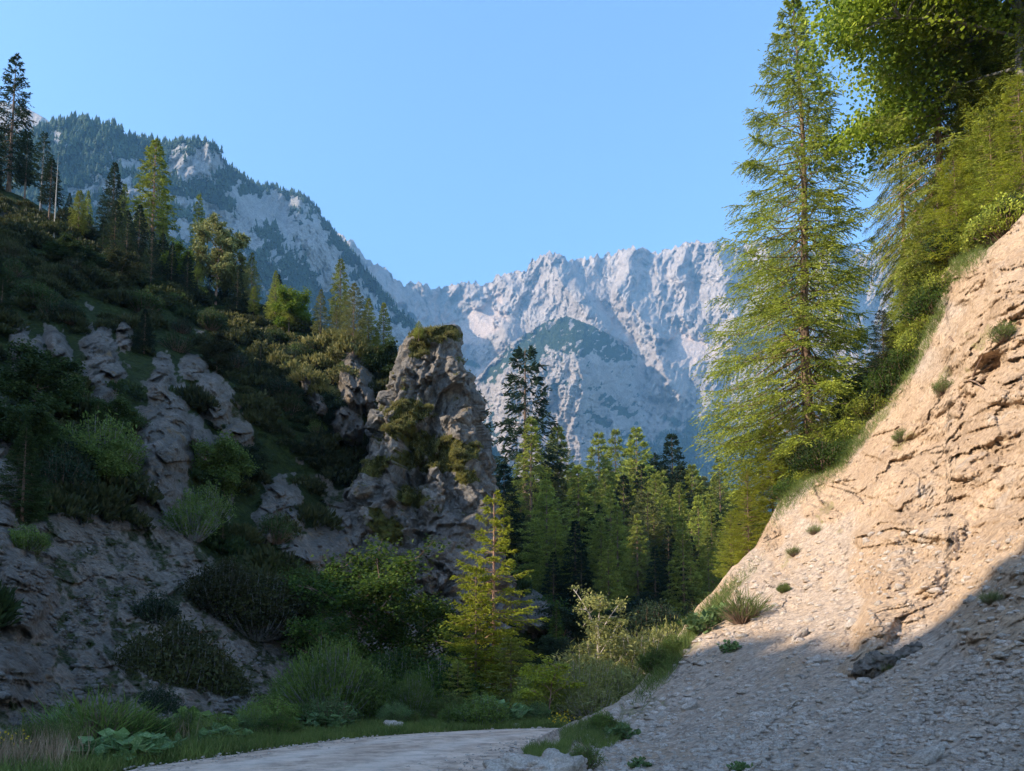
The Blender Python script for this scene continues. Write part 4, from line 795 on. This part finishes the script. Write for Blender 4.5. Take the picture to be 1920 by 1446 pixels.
# ---- trees on the earth slope's edge ------------------------------
PX3['hero'] = spruce(40, 27, 6.5, 371, 33, 16, .17, .058, jit=.2, start=.05, droop=.42, uptip=.38, power=.8, ragged=.33, side=(math.pi, .22), kink=.12)
b0 = PT(1524, 912, 42.5)
put_px('hero', 'spruce_tree', 'tree', 'tallest spruce with see-through crown on the edge of the earth slope', 1490, -6, b0, mats=('bark', 'spruce_hero'), rz=0)
PX3['weep'] = spruce(41, 24, 6.2, 210, 32, 15, .17, .058, jit=.2, start=.08, droop=.62, uptip=.3, power=.45, ragged=.45)
PX3['fir'] = spruce(42, 12, 4.2, 200, 20, 15, .15, .055, jit=.22, start=.05, droop=.1, uptip=.2, power=.55, ragged=.45)
def E(px, py, Y): return PT(px, py, Y)
for px, yt, b0, k, mt, bk, wd, lb in [
    (1752, -170, E(1775, 560, 37.5), 'weep', 'spruce', 'bark_pink', .95, 'big spruce with drooping curtains of twigs right of the tallest spruce'),
    (1880, -260, E(1890, 470, 37), 'weep', 'spruce_hero', 'bark', .9, 'dense spruce filling the upper right corner behind the maple'),
    (1990, -200, E(2000, 400, 33), 'fir', 'spruce_hero', 'bark', .8, 'spruce reaching in from the right picture edge'),
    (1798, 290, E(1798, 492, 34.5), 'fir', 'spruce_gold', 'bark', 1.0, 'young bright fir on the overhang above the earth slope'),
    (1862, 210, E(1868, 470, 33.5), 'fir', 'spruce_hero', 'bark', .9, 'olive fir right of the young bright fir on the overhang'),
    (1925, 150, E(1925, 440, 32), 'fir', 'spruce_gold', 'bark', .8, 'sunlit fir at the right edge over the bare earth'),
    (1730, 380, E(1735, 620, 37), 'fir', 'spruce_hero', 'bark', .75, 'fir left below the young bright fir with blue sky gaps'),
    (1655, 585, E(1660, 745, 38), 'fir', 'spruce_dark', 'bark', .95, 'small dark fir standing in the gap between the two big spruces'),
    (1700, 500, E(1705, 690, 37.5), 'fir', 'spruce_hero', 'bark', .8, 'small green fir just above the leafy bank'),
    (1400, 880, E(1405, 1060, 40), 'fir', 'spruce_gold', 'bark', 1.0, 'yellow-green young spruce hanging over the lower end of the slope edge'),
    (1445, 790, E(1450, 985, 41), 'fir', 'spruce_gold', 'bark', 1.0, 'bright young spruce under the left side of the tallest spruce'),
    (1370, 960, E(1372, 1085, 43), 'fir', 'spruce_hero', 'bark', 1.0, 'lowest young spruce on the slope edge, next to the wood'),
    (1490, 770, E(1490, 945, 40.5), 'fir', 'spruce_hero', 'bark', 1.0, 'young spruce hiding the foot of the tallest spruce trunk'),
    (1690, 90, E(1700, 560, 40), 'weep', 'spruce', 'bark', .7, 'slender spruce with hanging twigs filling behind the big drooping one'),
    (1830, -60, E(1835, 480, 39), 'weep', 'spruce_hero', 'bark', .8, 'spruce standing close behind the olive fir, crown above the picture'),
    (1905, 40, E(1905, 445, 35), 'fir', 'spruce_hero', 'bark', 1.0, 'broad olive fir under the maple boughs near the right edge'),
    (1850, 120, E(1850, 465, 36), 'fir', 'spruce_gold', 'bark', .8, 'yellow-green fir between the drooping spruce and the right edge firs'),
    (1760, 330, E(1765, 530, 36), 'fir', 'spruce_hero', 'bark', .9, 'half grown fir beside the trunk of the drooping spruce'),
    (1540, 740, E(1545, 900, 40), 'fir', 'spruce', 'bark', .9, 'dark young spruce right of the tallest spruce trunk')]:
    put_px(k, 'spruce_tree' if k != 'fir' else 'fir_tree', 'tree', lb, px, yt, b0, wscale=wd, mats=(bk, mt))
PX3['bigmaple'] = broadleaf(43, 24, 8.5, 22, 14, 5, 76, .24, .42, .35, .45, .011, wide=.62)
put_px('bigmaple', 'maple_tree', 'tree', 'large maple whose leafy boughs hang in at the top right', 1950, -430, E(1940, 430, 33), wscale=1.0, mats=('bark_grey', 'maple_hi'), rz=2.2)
PX3['bank'] = shrub(44, 1.6, 1.1, 130, 46, .12, .05, up=.7, wisp=.5, fill=.7)
LB = 'bushes of the leafy bank on the slope edge'
g = np.random.default_rng(12)
for px, py in [(1480, 925), (1500, 905), (1522, 898), (1548, 885), (1572, 868), (1590, 845), (1605, 825), (1622, 800), (1640, 780), (1658, 762), (1675, 742), (1692, 722), (1705, 700), (1716, 680), (1724, 660), (1735, 640), (1748, 615), (1758, 590), (1768, 560), (1560, 850), (1600, 790), (1640, 740), (1680, 690), (1700, 650), (1530, 880), (1620, 760), (1730, 600), (1745, 560), (1585, 820), (1665, 715),
               (1800, 478), (1830, 470), (1780, 500), (1855, 462), (1885, 440), (1910, 415)]:
    Y = float(d_s(np.array(px), np.array(py+10)))+.8
    put('bank', 'bank_bush', 'shrub', 'green bush in the leafy bank along the earth slope edge', PT(px, py+14, Y), g.uniform(.8, 1.9), g.uniform(.9, 1.4), mats=('bark', ('maple', 'spruce_hero', 'spruce_hero', 'undergrowth')[g.integers(4)]), group=LB, parts=('stem', 'foliage'))

def inroad(x, y):
    yy = np.argsort(Li[:, 1]); m_ = y < 19.5
    l = np.interp(y, Li[:110, 1], Li[:110, 0]); lr = np.interp(x, Li[:, 0], Li[:, 1]); rr_ = np.interp(y, Ri[:130, 1], Ri[:130, 0])
    return ((x > l) & (y < lr) & (x < rr_)) | ((x > .8) & (y > 19.4) & (y < 22.3)) | ((x > l) & (x < 1.2) & (y < lr) & (y > 16))

# ---- plants on the bare earth -------------------------------------
for px, py, h, k, mt, lb in [
    (1392, 1168, .95, 'tuft', 'grass', 'big drooping grass tussock on the edge of the earth slope'),
    (1352, 1165, .6, 'lowleaf', 'herb', 'leafy blue-green plant left of the big grass tussock'),
    (1320, 1185, .7, 'lowleaf', 'herb', 'low herb at the edge, two steps left of the tussock'),
    (1470, 1112, .42, 'bush', 'grass', 'dark small bush on the bare slope above the tussock'),
    (1490, 1042, .35, 'tuft', 'grass', 'small grass tuft high on the sunlit slope'),
    (1528, 1002, .35, 'tuft', 'grass', 'grass tuft on the sunlit slope, above the small one'),
    (1368, 1222, .35, 'lowleaf', 'herb', 'single blue-green plant on the brown scree below the tussock'),
    (1228, 1262, .9, 'bush', 'willow', 'green shrub on the broken edge above the pale bushes'),
    (1262, 1232, .8, 'bush', 'willow', 'upper green shrub on the broken edge above the pale bushes'),
    (1165, 1386, .35, 'lowleaf', 'herb', 'broad leaved herb at the slope foot near the road'),
    (1130, 1372, .55, 'bush', 'willow', 'low bush at the slope foot near the road'),
    (1200, 1440, .2, 'lowleaf', 'herb', 'fresh green herb on the stones at the bottom of the picture'),
    (1385, 1446, .17, 'lowleaf', 'herb', 'green herb on the stones right of the first, at the bottom edge'),
    (1098, 1440, .5, 'airy', 'grass', 'thin weed growing right behind the boulder'),
    (1660, 1258, .16, 'tuft', 'grass', 'dry tuft on the dark clod in the middle of the slope'),
    (1860, 1130, .22, 'tuft', 'grass', 'green tuft on the shaded bluish rock at the right'),
    (1880, 640, .7, 'airy', 'grass', 'thin bush on the sunlit rock at upper right'),
    (1770, 740, .7, 'airy', 'grass', 'thin yellowish bush on the sunlit slope'),
    (1690, 830, .6, 'airy', 'grass', 'small weedy bush where the leafy bank ends')]:
    p = slope.pos(px, py)[0]; put(k, 'slope_plant', 'plant', lb, p-np.array([0, 0, .05]), h, 1.0, mats=('bark', mt), parts=('stem', 'foliage'))
for px, Y, h, wd, lb in [(250, 14.2, .5, 1.5, 'large leaved herb clump at the near left road edge'), (225, 14.4, .42, 1.5, 'large leaved herb clump left of the first at the road edge'), (285, 14.9, .42, 1.3, 'large leaved herb clump right of the first at the road edge'), (612, 21.3, .4, 1.5, 'blue-green leaf rosette on the verge before the big willow'),
                     (645, 22, .35, 1.2, 'smaller leaf rosette right of the blue-green one'), (425, 17.3, .4, 1.4, 'pale leaved herb clump behind the verge grass')]:
    put('lowleaf', 'broadleaf_herb', 'plant', lb, GP(px, Y, 0.), h, wd, mats=('bark', 'herb'), parts=('stem', 'foliage'))
g = np.random.default_rng(15)
for i in range(30):
    if i < 18: px = g.uniform(270, 1010); Y = float(np.interp(px, [240, 640, 900, 1040], [14.6, 20.2, 22.6, 23.6]))+g.uniform(.2, 3.2)
    else: px = g.uniform(-30, 330); Y = g.uniform(13.6, 17.5)
    p = GP(px, Y, 0.)
    if inroad(p[:1], p[1:2])[0] or p[0] > np.interp(Y, Li[:110, 1], Li[:110, 0]) and Y < 18: continue
    put(('bush', 'airy', 'lowleaf', 'tuft', 'bush', 'willow')[g.integers(6)], 'verge_weed', 'plant', 'leafy weed or small bush mixed into the grass of the road verge', p, g.uniform(.35, .95), g.uniform(1, 1.5), mats=('bark', ('herb', 'willow', 'grass', 'maple')[g.integers(4)]), group='weeds along the road verge', parts=('stem', 'foliage'))
# tall flower stalk
t = thing('flower_stalk', 'tall green stalk with single flower head at far left', 'plant', tuple(GP(60, 13.6, 0.)))
mk('stem', (lambda q: (q.add(*tube(np.array([[0, 0, 0], [.01, 0, .5], [.02, 0, .95]]), [.01, .008, .006], 5)), q.mesh('stalk'))[1])(Parts()), M['grass'], t)
g = np.random.default_rng(2); d = nrm(g.normal(size=(60, 3))+np.array([0, 0, .6]))
V, Fc = blades(g, np.tile([.02, 0, .95], (60, 1)), d, .06, .025); q = Parts(); q.add(V, Fc); mk('flower_head', q.mesh('flower_head'), M['goldbush'], t)
V, Fc = blades(g, np.tile([.0, 0, .3], (7, 1)), g.normal(size=(7, 3))*[1, 1, .3], .2, .06); q = Parts(); q.add(V, Fc); mk('leaf', q.mesh('leaf'), M['herb'], t)

# ---- grass ---------------------------------------------------------
g = np.random.default_rng(77)
def grass(name, n, sampler, hmin, hmax, W, mat, label, spread=.35, bend=.12):
    P = sampler(n); n = len(P); d = g.normal(size=(n, 3))*spread; d[:, 2] = 1
    V, Fc = blades(g, P, d, g.uniform(hmin, hmax, n), W, .45, bend=bend); mk(name, np_mesh(name, V, [Fc]), M[mat], kind='stuff', label=label)
def verge(n):
    px = g.uniform(-60, 1060, n*3); Y = 12.6+g.random(n*3)**1.3*20; x = PT(px, 1000, Y)[..., 0]
    lr = np.interp(x, Li[:, 0], Li[:, 1]); k = (~inroad(x, Y)) & (Y < lr+9) & (Y > lr) & (vnoise(np.stack([x, Y], -1)/1.1, 4) > -.35-.5*(Y < lr+3))
    x, Y = x[k][:n], Y[k][:n]; return np.stack([x, Y, gh(x, Y)-.01], -1)
grass('grass', 90000, verge, .08, .34, .012, 'grass', 'grass growing along the far side of the road')
def verge_l(n):
    x = g.uniform(-13, -5, n*3); Y = g.uniform(10, 18, n*3); k = (~inroad(x, Y)) & (x < np.interp(Y, Li[:110, 1], Li[:110, 0])); x, Y = x[k][:n], Y[k][:n]
    return np.stack([x, Y, gh(x, Y)-.01], -1)
grass('tall_grass', 24000, verge_l, .15, .5, .014, 'grass', 'taller grass and weeds on the near left bank')
def dryl(n):
    x = g.uniform(-12, -6.8, n*4); Y = g.uniform(12, 17, n*4); k = (~inroad(x, Y)) & (vnoise(np.stack([x, Y], -1)/1.3, 8) > .02); x, Y = x[k][:n], Y[k][:n]
    return np.stack([x, Y, gh(x, Y)-.01], -1)
grass('dry_grass_stalks', 2600, dryl, .45, .85, .012, 'drygrass', 'dry reddish grass stalks on the near left bank', spread=.18)
def verge_r(n):
    px = g.uniform(985, 1180, n*3); py = g.uniform(1350, 1446, n*3); lo = t_s(px); k = (py > lo) & (py < lo+70) & (vnoise(np.stack([px, py], -1)/26, 5) > -.1); return slope.pos(px[k][:n], py[k][:n])
grass('verge_grass', 9000, verge_r, .06, .28, .010, 'grass', 'thin grass and weeds at the foot of the earth slope')
def edge_t(n):
    c = g.choice([0, 1, 2, 3, 4, 5, 6, 7], n*2); ctr = np.array([(1480, 930), (1590, 850), (1700, 700), (1750, 610), (1800, 500), (1340, 1150), (1270, 1235), (1760, 720)])[c]
    px = ctr[:, 0]+g.normal(size=n*2)*34; py = ctr[:, 1]+g.normal(size=n*2)*16+(px-ctr[:, 0])*-.9; lo = t_s(px); k = (py > lo-1) & (py < lo+46); return slope.pos(px[k][:n], py[k][:n])
grass('edge_grass', 16000, edge_t, .12, .55, .016, 'grass', 'grass hanging along the upper edge of the earth slope', spread=.7)
V, Fc = blades(g, np.array([GP(p, y, 0) for p, y in zip(g.normal(20, 40, 60), g.uniform(13.2, 14.5, 60))])+np.stack([g.normal(size=60)*.1, g.normal(size=60)*.1, g.uniform(.35, .6, 60)], -1), g.normal(size=(60, 3)), .05, .05)
mk('yellow_flowers', np_mesh('yellow_flowers', V, [Fc]), M['flower'], kind='stuff', label='tiny yellow flowers in the near left grass')
V, Fc = blades(g, np.array([GP(p, y, 0) for p, y in zip(g.normal(1052, 12, 60), g.uniform(20.5, 22.6, 60))])+np.stack([g.normal(size=60)*.1, g.normal(size=60)*.1, g.uniform(.2, .5, 60)], -1), g.normal(size=(60, 3)), .06, .06)
mk('yellow_flowers', np_mesh('yellow_flowers', V, [Fc]), M['flower'], kind='stuff', label='tiny yellow flowers at the road bend')

# ---- stones ----------------------------------------------------------
def icos(n, seed, rough=.35):
    """a faceted stone as a displaced sphere grid"""
    g2 = np.random.default_rng(seed); a = np.linspace(0, math.pi, n); b = np.linspace(0, 2*math.pi, n*2, endpoint=False); A, B = np.meshgrid(a, b, indexing='ij')
    D = np.stack([np.sin(A)*np.cos(B), np.sin(A)*np.sin(B), np.cos(A)], -1); r = 1+rough*fbm(D*1.6+seed, 4, seed)
    for k in range(7):
        nv = nrm(g2.normal(size=3)); lim = g2.uniform(.55, .85); pr = (D*nv).sum(-1)*r; r = np.where(pr > lim, r*lim/np.maximum(pr, .01), r)
    V = (D*r[..., None]).reshape(-1, 3); i = np.arange(n-1)[:, None]*2*n; j = np.arange(2*n)[None]; j2 = (j+1) % (2*n)
    return V, np.stack([i+j, i+2*n+j, i+2*n+j2, i+j2], -1).reshape(-1, 4)
ST = [icos(5, 100+i) for i in range(6)]
def stones(P, size):
    Vs, Fs, n = [], [], 0
    for p, s_ in zip(P, size):
        V, Fc = ST[g.integers(6)]; a = g.random()*6.28; ca, sa = math.cos(a), math.sin(a)
        sc = g.uniform(.6, 1.3, 3)*np.array([1, 1, .6]); V = V*sc; V = np.stack([V[:, 0]*ca-V[:, 1]*sa, V[:, 0]*sa+V[:, 1]*ca, V[:, 2]], -1)*s_+p
        Vs.append(V); Fs.append(Fc+n); n += len(V)
    return np.concatenate(Vs), np.concatenate(Fs)
c = g.uniform([1040, 1000], [1930, 1460], (60000, 2)); lim = np.interp(c[:, 0], [1040, 1200, 1450, 1650, 1930], [1380, 1330, 1270, 1280, 1230])
u_ = (c[:, 0]*.6+c[:, 1]*.8)/70; strk = vnoise(np.stack([(c[:, 0]*.8-c[:, 1]*.6)/300, u_], -1), 44)
pr = sm(-60, 90, c[:, 1]-lim)*(.25+.9*sm(-.1, .5, strk))+.10*(c[:, 1] > t_s(c[:, 0])+10)
c = c[(g.random(len(c)) < pr*.5) & (c[:, 1] > t_s(c[:, 0])+4)]; P = slope.pos(c[:, 0], c[:, 1])
size = .018+.09*g.random(len(P))**4+.10*(g.random(len(P)) > .985)*g.random(len(P)); size *= np.clip(P[:, 1]/13, .6, 2.); print('stones', len(P))
V, Fc = stones(P, size); mk('scree_stones', np_mesh('scree_stones', V, [Fc], {'veg': np.zeros(len(V)), 'scree': np.zeros(len(V))}), M['boulder'], kind='stuff', label='loose grey stones strewn over the lower scree')
c = g.uniform([-20, 920], [720, 1400], (11000, 2)); k = scree_h(c[:, 0], c[:, 1])*sm(-.1, .4, vnoise(c/np.array([60, 60]), 14)+.1) > g.random(len(c)); c = c[k]; P = hill.pos(c[:, 0], c[:, 1])
V, Fc = stones(P, .03+.14*g.random(len(P))**3); mk('debris_stones', np_mesh('debris_stones', V, [Fc], {'veg': np.zeros(len(V)), 'scree': np.zeros(len(V))}), M['pinn'], kind='stuff', label='loose stones on the shaded debris slope')
x = g.uniform(-7, 1.2, 7000); Y = g.uniform(10, 21.8, 7000); k = inroad(x, Y); x, Y = x[k], Y[k]
e_ = np.minimum(np.abs(x-np.interp(Y, Li[:110, 1], Li[:110, 0])), np.abs(x-np.interp(Y, Ri[:130, 1], Ri[:130, 0]))); k = g.random(len(x)) < .25+np.exp(-e_/.4); x, Y = x[k], Y[k]
V, Fc = stones(np.stack([x, Y, np.full(len(x), .045)], -1), .012+.045*g.random(len(x))**4); mk('road_gravel', np_mesh('road_gravel', V, [Fc], {'veg': np.zeros(len(V)), 'scree': np.zeros(len(V))}), M['boulder'], kind='stuff', label='loose gravel on the road')
V, Fc = icos(60, 201, .5); V = V*np.array([.78, .5, .34]); wv, wc = voro(V*3.2, 3); V = V*(1+.10*(wc-.5)+.06*fbm(V*6, 4, 2))[:, None]
o = mk('boulder', np_mesh('boulder', V, [Fc], {'veg': np.zeros(len(V)), 'scree': sm(.1, .5, fbm(V*2.2, 3, 7))}, smooth=True), M['boulder']); o.location = PT(1022, 1462, 11.6); o['label'] = 'pale grey and rust boulder at the bottom edge beside the road'; o['category'] = 'rock'
for px, py, Y, s_, lb in [(740, 1362, 21.9, .3, 'half buried grey stone in the verge grass beyond the road'), (968, 1358, 22.6, .13, 'small white stone at the foot of the fresh green bush')]:
    V, Fc = icos(24, int(px), .4); V = V*np.array([1, .7, .5])*s_
    o = mk('stone', np_mesh('stone', V, [Fc], {'veg': np.zeros(len(V)), 'scree': np.zeros(len(V))}, smooth=True), M['boulder']); o.location = GP(px, Y, s_*.25); o['label'] = lb; o['category'] = 'rock'
for px, py, s_, lb in [(1500, 1195, .32, 'angular dark stone sticking out of the fine scree'), (1595, 1172, .28, 'pointed stone lodged below the rock rib'), (1290, 1330, .3, 'bluish flat stone lying on the scree'), (1240, 1345, .22, 'pale wedge stone left of the bluish flat one'), (1730, 1425, .25, 'grey slab stone near the bottom edge'), (1345, 1345, .16, 'thin white flake stone on the scree')]:
    V, Fc = icos(24, int(px), .4); V = V*np.array([1, .6, .45])*s_
    o = mk('stone', np_mesh('stone', V, [Fc], {'veg': np.zeros(len(V)), 'scree': np.zeros(len(V))}, smooth=True), M['boulder']); o.location = slope.pos(px, py)[0]+np.array([0, -.05, .03]); o.rotation_euler = (0, -.6, .3); o['label'] = lb; o['category'] = 'rock'
for px, py, s_, lb in [(1640, 1252, .62, 'dark clod of earth and roots slid down to the middle of the slope'), (1690, 1236, .4, 'smaller dark clod right above the first on the slope')]:
    V, Fc = icos(40, int(px), .6); V = V*np.array([1, .6, .36])*s_; V = V+fbm(V*9, 3, 5)[:, None]*.05
    o = mk('earth_clod', np_mesh('earth_clod', V, [Fc], {'veg': sm(-.2, .4, fbm(V*5, 3, 7))*.5, 'scree': np.zeros(len(V))}), M['hill']); o.location = slope.pos(px, py)[0]+np.array([0, -.05, .05]); o.rotation_euler = (0, -.5, .2); o['label'] = lb; o['category'] = 'clod'
# fallen sticks on the slope
for (x0, y0, x1, y1), lb in [((1812, 722, 1840, 742), 'short dark stick lying on the sunlit slope'), ((1818, 715, 1845, 665), 'thin pale branch rising from the sunlit slope'), ((1775, 640, 1795, 670), 'bare twig on the sunlit slope near the leafy bank')]:
    a, b2 = slope.pos(x0, y0)[0]+[0, -.2, .1], slope.pos(x1, y1)[0]+[0, -.2, .15]; q = Parts(); q.add(*tube(np.stack([a*0, (b2-a)*.5+[0, 0, .06], b2-a]), [.04, .03, .015], 5))
    o = mk('fallen_branch', q.mesh('fallen_branch'), M['bark']); o.location = a; o['label'] = lb; o['category'] = 'branch'

# ---- moss and low pines on the rock tower ---------------------------
g = np.random.default_rng(31)
fm = vegp.copy(); fm[:8] = 0; ii = np.argwhere((fm > .5) & (PYg < 960)); ii = ii[ii[:, 1] > nth//2]
ii = ii[g.choice(len(ii), min(len(ii), 12000), replace=False)]
P = V0 = None
G0 = base+nr_*dd[..., None]; P = G0[ii[:, 0], ii[:, 1]]; D = g.normal(size=P.shape)*.5+np.array([0, -.25, .8])
Vm, Fm = blades(g, P, D, g.uniform(.12, .4, len(P)), .06, .5); mk('moss', np_mesh('pinnacle_grass', Vm+inv, [Fm]), M['scrub_lit'], pin)
ii = np.argwhere((fm > .6) & (PYg < 930) & (PYg > 640)); ii = ii[ii[:, 1] > nth//2]; ii = ii[g.choice(len(ii), 30, replace=False)]
CU_keep = CU; Vc, Fc = scatter_cushions(G0[ii[:, 0], ii[:, 1]]-np.array([0, 0, .1]), g.uniform(.3, .7, 30))
mk('low_pine', np_mesh('pinnacle_pines', Vc+inv, [Fc]), M['scrub_lit'], pin)

# ---- far forest -------------------------------------------------------
def cones(P, h, name, label, mat='farforest'):
    n = len(P); k = 7; a = np.arange(k)*2*math.pi/k
    Vs = []; tiers = [(0.05, .55, .24), (.3, .8, .18), (.55, 1.0, .12)]
    T = []; base_i = 0
    for z0, z1, r in tiers:
        rr_ = r*h[:, None]*g.uniform(.6, 1.35, (n, k)); th = a[None]+g.random((n, 1))*6
        ring = np.stack([P[:, None, 0]+rr_*np.cos(th), P[:, None, 1]+rr_*np.sin(th), P[:, None, 2]+h[:, None]*(z0+g.uniform(-.06, .06, (n, k)))], -1)
        tip = (P+np.stack([h*0, h*0, h*z1], -1))[:, None]; Vs.append(np.concatenate([ring, tip], 1).reshape(-1, 3))
        o_ = base_i+np.arange(n)[:, None]*(k+1); j = np.arange(k)[None]; T.append(np.stack([o_+j, o_+(j+1) % k, np.broadcast_to(o_+k, (n, k))], -1).reshape(-1, 3)); base_i += n*(k+1)
    mk(name, np_mesh(name, np.concatenate(Vs), [np.concatenate(T)]), M[mat], kind='stuff', label=label)
def on(sheet, n, x0, x1, y1, extra=None):
    px = g.uniform(x0, x1, n); tp = np.interp(px, sheet.cols, sheet.PY[-1]); py = tp+g.random(n)**1.3*(y1-tp); r, c_i = sheet.idx(px, py)
    v = sheet.at['veg'][r, c_i]; k = (v > .5) & (py < y1)
    if extra is not None: k &= extra(px, py)
    P = sheet.V[r[k], c_i[k]]; return P
P = on(m3, 26000, -60, 1000, 900); n = len(P); P = P+g.normal(size=(n, 3))*np.array([3, 3, 0]); cones(P-np.array([0, 0, 1.]), g.uniform(8, 21, n), 'far_forest', 'conifer forest clothing the big left mountain')
px = np.concatenate([g.uniform(60, 640, 230), g.normal(150, 50, 60), g.uniform(480, 600, 60), g.uniform(250, 350, 40)]); r, c_i = m3.idx(px, px*0); P = m3.V[-1-g.integers(0, 3, len(px)), c_i]
cones(P-np.array([0, 0, 2.]), g.uniform(9, 24, len(px))*np.interp(px, [100, 430, 640], [1.2, .95, .7]), 'skyline_forest', 'small conifers along the skyline of the left mountain')
P = on(m1, 9000, 1150, 1700, 1100, lambda a, b: b > 760); cones(P, g.uniform(12, 24, len(P)), 'far_forest', 'distant forest at the foot of the far mountain wall')
P = on(m2, 14000, 860, 1350, 1100, lambda a, b: b > 590); cones(P, g.uniform(4, 13, len(P)), 'far_forest', 'distant forest at the foot of the middle mountain')

# ------------------------------------------------------------------ haze
hz = bpy.data.materials.new('haze'); hz.use_nodes = True; t = hz.node_tree; t.nodes.clear()
out = t.nodes.new('ShaderNodeOutputMaterial'); pv = t.nodes.new('ShaderNodeVolumePrincipled')
pv.inputs['Color'].default_value = (.26, .6, 1, 1); pv.inputs['Density'].default_value = .85e-4; pv.inputs['Anisotropy'].default_value = 0.0
t.links.new(pv.outputs[0], out.inputs['Volume'])
X, Y0, Y1, Z0, Z1 = 5600, -520, 8200, -14, 3600
Vb = np.array([(x, y, z) for z in (Z0, Z1) for y in (Y0, Y1) for x in (-X, X)], float)
mk('haze', np_mesh('haze', Vb, [np.array([[0, 2, 3, 1], [4, 5, 7, 6], [0, 1, 5, 4], [2, 6, 7, 3], [0, 4, 6, 2], [1, 3, 7, 5]])]), hz, kind='stuff')
